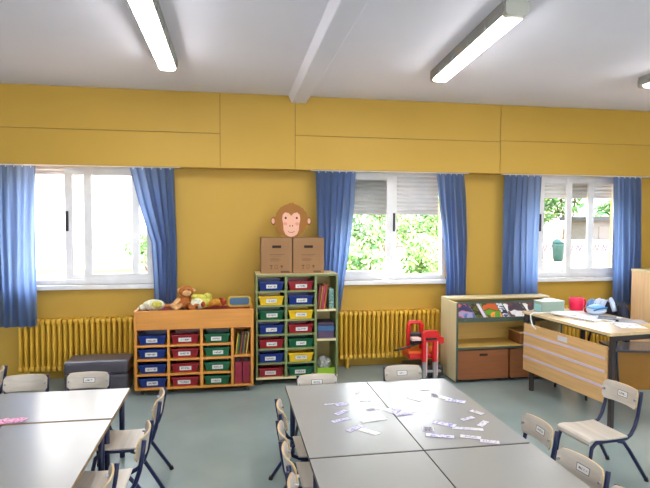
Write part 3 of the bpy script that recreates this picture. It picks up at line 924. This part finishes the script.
# ------------------------------------------------------------------ chairs
def make_chair(label):
    r = thing('school_chair', label, 'chair', (0, 0, 0), 0, 'small navy framed school chairs')
    # curved seat with a rolled front edge (front = +y)
    prof_t = [(-.135, .292), (-.06, .288), (.04, .288), (.10, .293), (.135, .291), (.152, .280), (.158, .264)]
    prof_b = [(y - (.006 if i > 4 else 0), z - .011 - (.002 if i > 4 else 0)) for i, (y, z) in enumerate(prof_t)]
    MB().prism(prof_t + prof_b[::-1], 'x', -.150, .150).build('seat', CHAIRWOOD, r, .004)
    # curved backrest
    m = MB(); n = 10
    bm = m.bm; rows = []
    W2, zb, zt, rc = .145, .440, .560, .024
    def bx(x): return -.232 + .034 * (x / W2) ** 2
    def pt(x, z, f): return (x, bx(x) + f * .010 + (-.16) * (z - .44), z)
    out = rrect(-W2, zb, W2, zt, rc, 4)
    # grid strips in x
    xsn = [-W2 + 2 * W2 * i / 16 for i in range(17)]
    cols_f, cols_b = [], []
    for x in xsn:
        e = abs(x) - (W2 - rc)
        dz = rc - math.sqrt(max(0, rc * rc - e * e)) if e > 0 else 0
        cols_f.append([bm.verts.new(pt(x, zb + dz + (zt - zb - 2 * dz) * k / 4, 1)) for k in range(5)])
        cols_b.append([bm.verts.new(pt(x, zb + dz + (zt - zb - 2 * dz) * k / 4, 0)) for k in range(5)])
    for i in range(16):
        for k in range(4):
            bm.faces.new((cols_f[i][k], cols_f[i + 1][k], cols_f[i + 1][k + 1], cols_f[i][k + 1]))
            bm.faces.new((cols_b[i][k], cols_b[i][k + 1], cols_b[i + 1][k + 1], cols_b[i + 1][k]))
        bm.faces.new((cols_f[i][0], cols_b[i][0], cols_b[i + 1][0], cols_f[i + 1][0]))
        bm.faces.new((cols_f[i][4], cols_f[i + 1][4], cols_b[i + 1][4], cols_b[i][4]))
    for c_f, c_b in ((cols_f[0], cols_b[0]), (cols_f[16], cols_b[16])):
        for k in range(4):
            bm.faces.new((c_f[k], c_f[k + 1], c_b[k + 1], c_b[k]))
    bk_ = m.build('backrest', CHAIRWOOD, r, .002)
    bk_.data.materials.append(CHAIREDGE)
    for pl in bk_.data.polygons:
        if abs(pl.normal.y) < .6: pl.material_index = 1
    # name cards on both faces of the backrest
    lb = MB().box((-.042, -.001, -.020), (.042, .001, .020)).build('name_card_holder', mat('grey_card_edge', (120, 112, 108), .5), bk_)
    lb.location = (0, -.2375, .50); lb.rotation_euler = (math.radians(9), 0, 0)
    l2 = MB().box((-.037, -.0018, -.016), (.037, -.001, .016)).build('name_card', LABEL, bk_)
    l2.location = lb.location; l2.rotation_euler = lb.rotation_euler
    lf = MB().box((-.042, -.001, -.020), (.042, .001, .020)).build('name_card_holder', mat('grey_card_edge', (120, 112, 108), .5), bk_)
    lf.location = (0, -.2295, .50); lf.rotation_euler = (math.radians(9), 0, 0)
    l3 = MB().box((-.037, .001, -.016), (.037, .0018, .016)).build('name_card', LABEL, bk_)
    l3.location = lf.location; l3.rotation_euler = lf.rotation_euler
    for s in (-1, 1):
        x = s * .138
        m = MB()
        m.tube([(x, -.240, .552), (x, -.231, .48), (x, -.216, .40), (x, -.194, .335), (x, -.166, .292), (x, -.13, .272), (x, -.09, .268), (x, .06, .268), (x * 1.02, .10, .262), (x * 1.04, .128, .238), (x * 1.08, .142, .18), (x * 1.18, .155, .012)], .0115, 10)
        m.build('side_frame', NAVY, r, smooth=True)
        MB().tube([(x, -.07, .262), (x * 1.02, -.11, .252), (x * 1.06, -.15, .20), (x * 1.18, -.27, .012)], .0115, 10).build('rear_leg', NAVY, r, smooth=True)
        m = MB()
        m.tube([(x * 1.18, .1555, 0), (x * 1.18, .1555, .022)], .014, 10).tube([(x * 1.185, -.275, 0), (x * 1.18, -.268, .022)], .014, 10)
        m.build('foot_cap', DARK, r)
        MB().tube([(s * .132, -.226 + .034 * .8 - .012, .50), (s * .132, -.226 + .034 * .8 + .008, .50)], .007, 8).build('bolt', STEEL, r)
    MB().tube([(-.132, .06, .262), (.132, .06, .262)], .009, 8).tube([(-.132, -.08, .262), (.132, -.08, .262)], .009, 8).build('cross_bar', NAVY, r)
    return r
GC = 'small navy framed school chairs'
R_ = math.radians
chair0 = make_chair('small wooden school chair pulled out beside the teacher desk')
chair0.location = (2.315, 3.140, 0); chair0.rotation_euler = (0, 0, R_(95)); chair0.scale = (1, 1, 1.03)
s_ = (1, 1, .95)
CH = [
    (-1.435, 3.95, 180, 'small chair with a plain backrest behind the head table, by the radiator', s_),
    (-1.020, 3.95, 178, 'small chair with a name card on its backrest before the grey bench', s_),
    (-1.90, 4.32, 100, 'small chair turned sideways at the left end of the head table', s_),
    (-.655, 3.50, 90, 'small chair farthest along the right edge of the left tables', None),
    (-.660, 2.92, 90, 'middle chair along the right edge of the left tables', None),
    (-.742, 2.40, 90, 'small chair tucked deepest, nearest along the right edge of the left tables', None),
    (.625, 3.672, 180, 'small chair tucked behind the far left card table, by the olive cubby', (1, 1, .93)),
    (1.305, 3.77, 180, 'small chair behind the far right card table, before the radiator', s_),
    (.525, 3.25, -90, 'farthest small chair along the left edge of the card tables', s_),
    (.500, 2.88, -90, 'second farthest small chair along the left edge of the card tables', s_),
    (.490, 2.53, -88, 'third farthest small chair along the left edge of the card tables', None),
    (.480, 2.18, -91, 'nearest small chair along the left edge of the card tables', None),
    (1.490, 2.77, 91, 'farthest small chair along the right edge of the card tables', (1, 1, .94)),
    (1.425, 2.27, 98, 'second small chair along the right edge of the card tables', (1, 1, .94)),
    (1.410, 1.87, 98, 'nearest small chair, only its backrest tip showing at the bottom edge', s_),
]
for x, y, a, lb, sc in CH:
    c_ = dup(chair0, (x, y, 0), R_(a), lb, GC, sc or (1, 1, 1))
    if 'plain backrest' in lb:
        for ch in c_.children:
            if ch.name.startswith('backrest'):
                for g in list(ch.children): bpy.data.objects.remove(g)

# ------------------------------------------------------------------ teacher desk
DA = R_(6.0)
dk = thing('teacher_desk', 'teacher desk with light oak front panel bearing three lilac stripes', 'desk', (2.895, 4.36, 0), DA)
# local: +x away from the pupils' side, y along the desk
DLn = .56
STEELB = mat('dark_brown_steel', (52, 44, 44), .4)
MB().box((-.012, -DLn + .004, .742), (.66, DLn, .768)).build('desk_top', DESKTOP, dk, .003)
MB().box((.0, -DLn + .055, .19), (.02, DLn - .01, .650)).build('modesty_panel', DESKWOOD, dk, .003)
for z in (.53, .425, .325):
    pass
for k, z in enumerate((.553, .445, .322)):
    MB().box((-.003, -DLn + .07, z - .010), (.0003, DLn - .012, z + .010)).build('lilac_stripe', mat('lilac_tape', (206, 190, 214), .5), dk)
lb = MB().box((-.0022, -.06, -.022), (.0003, .06, .022)).build('desk_label', printed('desk_card', (206, 204, 214), (120, 120, 140), 5.0, (.2, .8), .5, (1, 3, 1)), dk)
lb.location = (0, -.0, .605)
for sx in (.035, .62):
    for sy in (-1, 1):
        yl = (DLn - .10) if sy > 0 else (-DLn + .030)
        MB().box((sx - .018, yl - .018, 0), (sx + .018, yl + .018, .742)).build('leg', STEELB, dk, .004)
m = MB()
m.box((.054, -DLn + .016, .70), (.60, -DLn + .046, .7415))
m.build('frame_rail', STEELB, dk)
MB().box((.054, DLn - .10, .68), (.60, DLn - .07, .7415)).build('frame_rail', STEELB, dk)
MB().box((-.004, DLn - .08, .66), (.053, DLn - .02, .7415)).build('corner_bracket', STEELB, dk)
MB().box((.03, -DLn + .10, .722), (.05, DLn - .13, .7415)).build('long_rail', STEELB, dk)
# things on the desk
from math import cos, sin
def D(x, y, z=.7685):
    return (2.875 + x * cos(DA) - y * sin(DA), 4.36 + x * sin(DA) + y * cos(DA), z)
def onto(name, label, cat, wx, wy, rz=0.0, group=None, z=.7685):
    return thing(name, label, cat, (wx, wy, z), rz, group)
r = onto('tissue_box', 'pale green tissue box with white top on the far end of the desk', 'tissue box', 3.055, 4.83, R_(5))
MB().box((-.125, -.065, 0), (.125, .065, .105)).build('carton', mat('pale_sage_card', (150, 172, 160), .6), r, .003)
MB().box((-.125, -.065, .1052), (.125, .065, .109)).build('top_panel', WHITEP, r)
MB().box((-.127, -.05, .01), (-.125, .05, .075)).build('side_print', mat('aqua_print', (150, 206, 210), .5), r)
m = MB().ball((-.02, 0, .115), (.07, .035, .018), 2, .12); m.build('tissue', WHITEP, r, smooth=True)
r = onto('plastic_mug', 'bright pink red plastic mug with a side handle on the desk', 'mug', 3.37, 4.86)
r.scale = (.76, .76, .95)
PNK = mat('pink_red_plastic', (232, 26, 78), .3)
MB().lathe([(.076, 0), (.084, .008), (.088, .06), (.092, .128), (.086, .128), (.078, .02), (.001, .012)], seg=32).build('body', PNK, r, smooth=True)
MB().tube([(.087, 0, .112), (.115, 0, .110), (.130, 0, .09), (.130, 0, .06), (.116, 0, .034), (.084, 0, .03)], .011, 8).build('handle', PNK, r, smooth=True)
r = onto('notebook', 'spiral bound white notebook lying open along the desk edge', 'notebook', 3.16, 4.42, R_(20))
MB().box((-.10, -.15, 0), (.10, .15, .010)).build('page_block', WHITEP, r, .001)
MB().box((-.102, -.152, .010), (.102, .152, .012)).build('cover', cover('printed_sheet', [(226, 228, 234), (236, 236, 238), (212, 216, 226), (170, 180, 200)], 9), r)
m = MB()
for k in range(20):
    y = -.14 + .28 * k / 19
    m.tube([(-.100, y, .001), (-.108, y, .008), (-.100, y, .0145), (-.092, y, .0125)], .0014, 5)
m.build('spiral_binding', DARK, r)
PG = 'loose papers on the teacher desk'
def sheet(x, y, w, d, rz, label, m_=None, z=.7688, t=.0012, name='paper_sheet', cat='paper'):
    r = onto(name, label, cat, x, y, rz, PG, z)
    MB().box((-w / 2, -d / 2, 0), (w / 2, d / 2, t)).build('sheet', m_ or WHITEP, r)
    return r
PRS = cover('typed_sheet', [(236, 236, 238), (232, 233, 236), (238, 238, 238), (150, 152, 164)], 22)
r = onto('notebook', 'closed dark covered notebook near the middle right of the desk', 'notebook', 3.33, 4.36, R_(-40), None, .7722)
MB().box((-.07, -.10, 0), (.07, .10, .009)).build('page_block', WHITEP, r)
MB().box((-.072, -.102, .009), (.072, .102, .011)).build('cover', mat('slate_cover', (84, 92, 116), .5), r)
r = onto('paper_plate', 'white paper plate stack near the far end of the desk', 'plate', 3.07, 4.615)
MB().lathe([(.06, 0), (.11, .012), (.115, .016), (.108, .016), (.06, .005), (.001, .005)], seg=36).build('plate', WHITEP, r, smooth=True)
MB().lathe([(.06, .0055), (.11, .0165), (.115, .021), (.108, .021), (.06, .0105), (.001, .0105)], seg=36).build('upper_plate', WHITEP, r, smooth=True)
sheet(3.32, 4.10, .21, .297, R_(-15), 'printed sheet at the near end of the desk', PRS)
sheet(3.36, 4.47, .21, .297, R_(35), 'white sheet right of the spiral notebook', PRS, .7693)
sheet(3.30, 4.66, .21, .297, R_(10), 'white sheet in front of the pink mug', None, .7697)
sheet(3.46, 4.25, .21, .25, R_(60), 'clear plastic sheet with grey print at the near right of the desk', clear_film('clear_sleeve', (214, 216, 226), .6), .7707)
r = onto('pencil_case', 'small dark red pencil case in front of the pink mug', 'pencil case', 3.43, 4.72, R_(20))
MB().box((-.075, -.03, 0), (.075, .03, .045)).build('body', mat('dark_red_cloth', (140, 40, 52), .7), r, .015)
MB().box((-.07, -.003, .0455), (.07, .003, .048)).build('zip', STEEL, r)
r = onto('marker', 'dark marker lying on the near notebook papers', 'marker', 3.295, 4.30, R_(-55), z=.7697)
MB().tube([(-.06, 0, .009), (.045, 0, .009)], .009, 10).build('barrel', mat('grey_barrel', (120, 116, 118), .4), r)
MB().tube([(.0455, 0, .009), (.085, 0, .009)], .0095, 10).build('cap', DARK, r)
r = onto('plastic_bag', 'folded light blue and white bag on the desk before the jacket', 'bag', 3.40, 4.60, R_(12))
LB = mat('light_blue_vinyl', (120, 176, 222), .35); WB = mat('white_blue_vinyl', (206, 220, 240), .35)
MB().ball((0, 0, .045), (.11, .07, .045), 3, .05).build('bag_body', WB, r, smooth=True)
MB().ball((-.02, -.01, .075), (.09, .055, .022), 3, .06).build('blue_fold', LB, r, smooth=True)
MB().tube([(-.09, -.05, .05), (-.03, -.075, .07), (.05, -.07, .072), (.10, -.03, .06)], .008, 8).build('blue_strap', mat('mid_blue_vinyl', (60, 130, 200), .4), r, smooth=True)
r = onto('cable', 'white cable looping over the far end of the desk edge', 'cable', 0, 0, 0, None, 0)
m = MB().tube([(3.02, 4.74, .7755), (2.93, 4.73, .7755), (2.825, 4.72, .778), (2.795, 4.715, .765), (2.79, 4.70, .72), (2.79, 4.67, .67), (2.80, 4.63, .642)], .006, 8)
m.build('cord', WHITEP, r, smooth=True)

# teacher chair with a jacket over its back
r = thing('teacher_chair', 'adult chair pushed under the teacher desk, only its thin dark legs showing', 'chair', (3.368, 4.70, 0), R_(6))
MB().box((-.19, -.19, .425), (.19, .19, .445)).build('seat', REDWOOD, r, .008)
for sx, sy in ((-.16, -.2), (-.16, .2), (.2, -.2), (.2, .2)):
    MB().tube([(sx * 1.05, sy * 1.05, 0), (sx, sy * .85, .425)], .011, 10).build('leg', mat('dark_blue_grey_steel', (44, 48, 66), .4), r, smooth=True)
for sy in (-1, 1):
    MB().tube([(.18, sy * .17, .43), (.22, sy * .17, .60), (.25, sy * .17, .82)], .011, 10).build('back_upright', mat('dark_blue_grey_steel', (44, 48, 66), .4), r, smooth=True)
MB().box((.232, -.19, .66), (.248, .19, .82)).build('backrest', REDWOOD, r, .006)
j = thing('jacket', 'black jacket with white and light blue lining draped over the chair behind the desk', 'jacket', (3.368, 4.70, 0), R_(6))
JB = mat('black_navy_cloth', (30, 34, 54), .8, var=.2, scale=20); JW = mat('pale_blue_lining', (190, 206, 232), .7, var=.1, scale=20); JL = mat('light_blue_cloth', (104, 150, 206), .7, var=.15, scale=20)
def drape(y0, y1, ztop, zl, zr, out, sd):
    rnd = random.Random(sd); m = MB(); bm = m.bm; rows = []
    prof = [(.225 - out, zl), (.222 - out * .7, (zl + ztop) / 2), (.225 - out * .3, ztop - .03), (.245, ztop), (.268 + out * .3, ztop - .03), (.272 + out * .6, (zr + ztop) / 2), (.275 + out, zr)]
    n = 12
    for i in range(n + 1):
        y = y0 + (y1 - y0) * i / n
        w = .012 * math.sin(i * 1.9 + sd)
        rows.append([bm.verts.new((px + w * (1 if px > .245 else -1) - (0.004 if px < .245 else -0.004), y, pz + .010 * math.sin(i * 1.3 + sd + k))) for k, (px, pz) in enumerate(prof)])
    for a, c in zip(rows, rows[1:]):
        for k in range(len(prof) - 1): bm.faces.new((a[k], a[k + 1], c[k + 1], c[k]))
    return m
def solid(o, t=.014):
    md = o.modifiers.new('thickness', 'SOLIDIFY'); md.thickness = t; md.offset = 0
    ss = o.modifiers.new('smooth', 'SUBSURF'); ss.levels = 1; ss.render_levels = 1
    return o
solid(drape(-.23, .02, .870, .60, .50, .015, 1).build('body', JB, j, smooth=True))
solid(drape(.0, .13, .885, .68, .52, .03, 4).build('lining', JW, j, smooth=True))
solid(drape(.11, .24, .868, .70, .5, .022, 7).build('blue_sleeve', JL, j, smooth=True))
m = MB().tube([(.235, -.19, .88), (.21, -.23, .83), (.20, -.25, .75), (.20, -.25, .68)], .03, 12, [.03, .036, .034, .03])
m.build('sleeve', JB, j, smooth=True)
MB().tube([(.225, -.06, .905), (.19, -.12, .86), (.185, -.15, .80)], .02, 12, [.018, .024, .02]).build('white_cuff', JW, j, smooth=True)

# low chest and tall cupboard at the right
r = thing('low_chest', 'low golden brown chest with dark glossy top behind the desk corner', 'chest', (3.735, 4.73, 0), R_(-14))
MB().box((0, 0, 0), (.72, .40, .365)).build('body', mat('golden_brown_board', (156, 108, 36), .45, var=.06), r, .004)
MB().box((-.01, -.012, .366), (.73, .41, .39)).build('lid', mat('dark_gloss_board', (88, 84, 86), .12), r, .004)
r = thing('cupboard', 'pale wood waist high cupboard in the right corner by the curtain', 'cupboard', (4.62, 5.10, 0), 0)
CW = wood('pale_pinkish_wood', (222, 186, 142), .4, axis=2)
MB().box((0, .02, .0), (1.1, .55, 1.07)).build('body', CW, r, .002)
MB().box((-.008, -.004, 1.072), (1.108, .555, 1.094)).build('top_board', CREAM, r, .003)
for a, c, hx in ((.022, .546, .50), (.552, 1.078, .59)):
    d_ = MB().box((a, 0, .03), (c, .0185, 1.06)).build('door', CW, r, .002)
    MB().tube([(hx, -.02, .58), (hx, -.02, .70)], .006, 8).tube([(hx, -.02, .60), (hx, .0, .60)], .004, 8).tube([(hx, -.02, .68), (hx, .0, .68)], .004, 8).build('door_handle', STEEL, d_)

# ------------------------------------------------------------------ word cards and pink paper
PURP = printed('purple_word_card', (218, 216, 226), (138, 128, 196), 4.0, (-1, 2), .52, (2.2, 1, 1))
PALEC = printed('pale_word_card', (214, 211, 210), (150, 140, 180), 4.0, (-1, 2), .56, (2.2, 1, 1))
WHC = printed('white_word_card', (244, 244, 246), (190, 186, 210), 3.0, (-1, 2), .64, (2.2, 1, 1))
DKC = printed('dark_word_card', (170, 166, 184), (70, 64, 90), 5.0, (-1, 2), .45, (2.2, 1, 1))
PALEF = mat('lilac_card_border', (128, 114, 180), .5)
CG = 'word cards scattered on the white tables'
cards = [
    (.862, 3.609, 60, .07, .02, PALEC, 'small scribbled card strip lying alone nearest the table back on the left card table'),
    (.66, 3.41, 5, .13, .02, PALEC, 'thin faint card strip farthest toward the left on the left card table'),
    (.705, 3.385, 10, .08, .035, PURP, 'purple card overlapping the thin faint strip on the left card table'),
    (.671, 3.244, 40, .10, .032, PURP, 'purple outlined card below the thin faint strip, middle of three in a column'),
    (.646, 3.125, 22, .12, .03, PURP, 'purple outlined card lowest of three in a column on the left card table'),
    (.698, 2.985, 38, .12, .032, PURP, 'purple card meeting a white card tip to tip near the left card table front'),
    (.765, 2.924, -48, .12, .035, WHC, 'white card meeting a purple card tip to tip near the left card table front'),
    (.838, 3.09, 12, .16, .03, WHC, 'long white card glaring in the middle of the left card table'),
    (.785, 3.251, 8, .05, .04, WHC, 'short white card left of the dark card on the left card table'),
    (.867, 3.267, 5, .06, .036, DKC, 'dark grey card in the middle of the left card table'),
    (.850, 3.43, 2, .03, .012, DKC, 'tiny dark scrap behind the dark grey card'),
    (.895, 3.425, 2, .03, .012, DKC, 'second tiny scrap behind the dark grey card, toward the table gap'),
    (.943, 3.275, -40, .10, .035, WHC, 'white card left of the purple cards at the table gap'),
    (1.005, 3.222, 45, .09, .045, PURP, 'purple card lying across the gap between the two card tables'),
    (1.045, 3.155, 5, .11, .03, PURP, 'purple strip right of the card across the table gap'),
    (1.205, 3.421, -50, .10, .04, WHC, 'white card behind the long white strip on the right card table'),
    (1.272, 3.453, 20, .08, .05, WHC, 'white card left of the dark checked card on the right card table'),
    (1.15, 3.183, -18, .16, .03, WHC, 'long white strip near the gap on the right card table'),
    (1.361, 3.465, -10, .05, .06, DKC, 'dark checked card with two lines on the right card table'),
    (1.335, 3.590, 5, .08, .015, WHC, 'thin white strip farthest back on the right card table'),
    (1.405, 3.42, -55, .11, .035, WHC, 'white card just right of the dark checked card'),
    (1.455, 3.34, -35, .13, .045, PURP, 'purple card near the back right edge of the right card table'),
    (1.499, 3.114, -58, .09, .036, PALEC, 'pale card closest to the right edge of the right card table'),
    (1.395, 3.020, 20, .10, .03, PALEC, 'pale card of a pair forming a chevron, upper one'),
    (1.452, 2.935, 42, .10, .032, PALEC, 'pale card of a pair forming a chevron, lower right one'),
    (1.228, 2.965, -40, .13, .04, PURP, 'purple edged card above the small white card on the right card table'),
    (1.105, 2.905, -15, .06, .05, DKC, 'small white and dark card nearest the gap on the right card table'),
    (1.134, 2.799, -22, .15, .035, PURP, 'purple edged strip nearest the front gap corner of the right card table'),
    (1.331, 2.877, -20, .17, .032, PALEC, 'pale long strip in the middle front of the right card table'),
    (1.295, 2.760, -25, .11, .036, PALEC, 'pale card at the front of the right card table, first of a pair'),
    (1.368, 2.683, -25, .10, .036, PALEC, 'pale card at the front edge of the right card table, second of a pair'),
]
for i, (x, y, a, w, d, m_, lb) in enumerate(cards):
    d *= 1.35; w *= 1.05
    r = thing('word_card', lb, 'card', (x, y, .4655 + .0009 * (i % 4)), R_(a), CG)
    o = MB().box((-w / 2, -d / 2, 0), (w / 2, d / 2, .0005)).build('border', PALEF if m_ in (PURP, PALEC) else WHITEP, r)
    MB().box((-w / 2 + .003, -d / 2 + .003, .0005), (w / 2 - .003, d / 2 - .003, .0008)).build('card_face', m_, r)
r = thing('pink_paper_shape', 'crumpled pink paper cut-out lying on the left tables', 'paper', (-1.30, 3.385, .466), R_(8))
PK = cover('pink_pattern', [(226, 160, 190), (236, 190, 210), (210, 120, 160), (230, 176, 204)], 30, .7)
m = MB(); bm = m.bm
out = [(-.16, -.05), (-.08, -.06), (0, -.045), (.03, -.02), (.10, -.03), (.14, .01), (.10, .035), (.04, .02), (.02, .055), (-.03, .045), (-.06, .075), (-.12, .06), (-.17, .04)]
c0 = bm.verts.new((-.03, 0, .022)); rim = [bm.verts.new((x, y, .006 + .012 * abs(math.sin(5 * x + 9 * y)))) for x, y in out]
for i in range(len(rim)): bm.faces.new((c0, rim[i], rim[(i + 1) % len(rim)]))
o = m.build('crumpled_sheet', PK, r)
md = o.modifiers.new('thickness', 'SOLIDIFY'); md.thickness = .003

# ------------------------------------------------------------------ outside
GRASSY = mat('pale_dry_ground', (128, 104, 78), .9, var=.12, scale=.6)
gd = struct(box('ground', GRASSY, (-60, 6.26, -.5), (90, 90, -.35)))
LEAF = []
for i, c in enumerate([(96, 140, 70), (120, 160, 84), (80, 124, 66), (150, 176, 104)]):
    m_ = mat('leaf_green_%d' % i, c, .6, var=.25, scale=3)
    LEAF.append(m_)
BARK = mat('grey_brown_bark', (110, 92, 74), .9)
def leafy(name, label, cat, x, y, blobs, n, size, mi, group, z0=-.35, trunk=True, sd=0):
    rnd = random.Random(sd)
    r = thing(name, label, cat, (x, y, z0), 0, group)
    m = MB(); bm = m.bm
    tot = sum(b_[3] ** 2 for b_ in blobs)
    for bx_, by_, bz_, rad in blobs:
        for _ in range(int(n * rad * rad / tot)):
            d = Vector((rnd.gauss(0, 1), rnd.gauss(0, 1), rnd.gauss(0, 1))).normalized()
            p_ = Vector((bx_, by_, bz_)) + d * rad * rnd.uniform(.6, 1.05)
            if p_.z < .02: continue
            u = Vector((rnd.gauss(0, 1), rnd.gauss(0, 1), rnd.gauss(0, 1))).normalized()
            v = u.orthogonal().normalized()
            s = size * rnd.uniform(.6, 1.3)
            q = [p_ - u * s, p_ + v * s * .45, p_ + u * s, p_ - v * s * .45]
            bm.faces.new([bm.verts.new(a) for a in q])
    me = m.build('foliage', LEAF[mi], r)
    for k in range(3):
        me.data.materials.append(LEAF[(mi + k) % 4])
    for pl in me.data.polygons: pl.material_index = rnd.randrange(4)
    m = MB()
    for bx_, by_, bz_, rad in blobs:
        m.tube([(bx_ * .2, by_ * .2, 0), (bx_ * .6, by_ * .6, bz_ * .5), (bx_, by_, bz_)], .03, 6, [.05, .035, .015])
    m.build('stem', BARK, r)
rr = random.Random(5)
for i, (x, y, w, h, n, lb) in enumerate([
        (1.9, 9.6, 1.0, 1.5, 3600, 'sunlit shrub close outside the middle window, behind its left pane'),
        (3.6, 9.9, 1.1, 1.7, 4200, 'sunlit shrub close outside the middle window, behind its open half'),
        (2.2, 13.0, 1.3, 3.4, 4200, 'taller sunlit shrub behind the two near shrubs outside the middle window'),
        (5.4, 13.2, 1.3, 3.2, 4200, 'taller sunlit shrub outside the middle window, right of the other tall shrub'),
        (-2.6, 20.0, .9, 1.5, 1300, 'small grey green shrub before the white house outside the left window')]):
    bl = []
    for k in range(9):
        a = rr.uniform(0, 2 * PI); q = rr.uniform(0, w)
        bl.append((q * math.cos(a), q * math.sin(a) * .6, rr.uniform(.35, 1) * h * .85, rr.uniform(.35, .55) * w * .8))
    leafy('shrub', lb, 'shrub', x, y, bl, n, .075, i % 4, 'shrubs outside the windows', sd=i)
for i, (x, y, h, lb) in enumerate([(17.0, 31, 7, 'tree outside the right window, left of the dark hut roof'), (25.0, 37.5, 8, 'tall tree outside the right window, behind the hut'),
                                   (31.0, 36, 6.5, 'tree outside the right window, beyond its right sash'), (9.5, 32, 8, 'tall tree far behind the shrubs outside the middle window')]):
    bl = []
    for k in range(10):
        a = rr.uniform(0, 2 * PI); q = rr.uniform(0, h * .33)
        bl.append((q * math.cos(a), q * math.sin(a), h * rr.uniform(.4, .95), h * rr.uniform(.14, .22)))
    leafy('tree', lb, 'tree', x, y, bl, 4200, .26, (i + 1) % 4, 'trees outside the windows', sd=20 + i)
for i, (x, y, h, lb) in enumerate([(14.5, 41, 4.0, 'broad bush behind the yard wall, left of the hut'), (24.5, 44, 4.4, 'broad bush behind the hut beyond the yard wall'), (35.0, 44, 4.2, 'broad bush beyond the yard wall, far right of the hut')]):
    bl = [(rr.uniform(-3.4, 3.4), rr.uniform(-.8, .8), rr.uniform(.3, .8) * h, h * rr.uniform(.22, .34)) for k in range(12)]
    leafy('bush', lb, 'bush', x, y, bl, 5200, .24, i % 4, 'bushes beyond the yard wall', sd=40 + i)
# white house wall far outside the left window
r = thing('house', 'sun-bleached white house outside the left window', 'house', (-8.0, 23.0, -.35))
MB().box((-9, 0, 0), (8.2, 6, 7)).build('wall', mat('white_render', (246, 244, 240), .8), r)
MB().prism([(-.6, 7), (6.6, 7), (3, 9)], 'x', -9.3, 8.5).build('roof', mat('pale_terracotta', (206, 170, 146), .8), r)
for x in (-4, 0.5, 4.6):
    f_ = MB().box((x - .6, -.04, 3.8), (x + .6, .02, 5.4)).build('window_frame', mat('pale_window_paint', (220, 224, 224), .6), r)
    MB().box((x - .5, -.05, 3.9), (x + .5, -.041, 5.3)).build('pane', mat('pale_blue_pane', (170, 186, 196), .1), f_)
# low painted yard wall, bin and hut outside the right window
r = thing('yard_wall', 'low white yard wall with red and dark painted marks outside the right window', 'wall', (20.0, 27.0, -.35))
MB().box((-7, 0, 0), (9, .25, .95)).build('wall', mat('white_yard_wall', (160, 156, 154), .8), r)
m = MB(); m2 = MB(); rw = random.Random(3)
for k in range(30):
    x = -6.6 + k * .52
    (m if k % 3 else m2).tube([(x, -.012, .3 + rw.uniform(0, .1)), (x + .12, -.012, .68), (x + .24, -.012, .36), (x + .36, -.012, .7)], .03, 5)
m.build('dark_marks', mat('dark_violet_paint', (96, 76, 104), .7), r); m2.build('red_marks', mat('red_paint', (190, 70, 84), .7), r)
BIN = .62
r = thing('recycling_bin', 'teal green recycling bin outside the left part of the right window', 'bin', (16.0, 24.6, -.35))
r.scale = (.75, .75, .8)
MB().lathe([(.42 * BIN, 0), (.5 * BIN, .1), (.62 * BIN, 1.0), (.62 * BIN, 1.1)], seg=24).build('body', mat('teal_plastic', (22, 66, 62), .5), r, smooth=True)
MB().lathe([(.64 * BIN, 1.101), (.60 * BIN, 1.2), (.35 * BIN, 1.36), (.01, 1.4)], seg=24).build('lid', mat('teal_plastic', (22, 66, 62), .5), r, smooth=True)
r = thing('hut', 'small grey hut with dark flat roof outside the right window', 'hut', (22.6, 30.0, -.35))
MB().box((-1.2, 0, 0), (1.2, 2, 2.0)).build('wall', mat('grey_hut_board', (110, 106, 102), .8), r)
MB().box((-1.6, -.4, 2.0), (1.6, 2.3, 2.25)).build('roof', mat('dark_roof', (58, 60, 62), .7), r)
MB().box((-.4, -.03, .0), (.4, 0, 1.7)).build('door', mat('dark_hut_door', (110, 104, 100), .7), r)
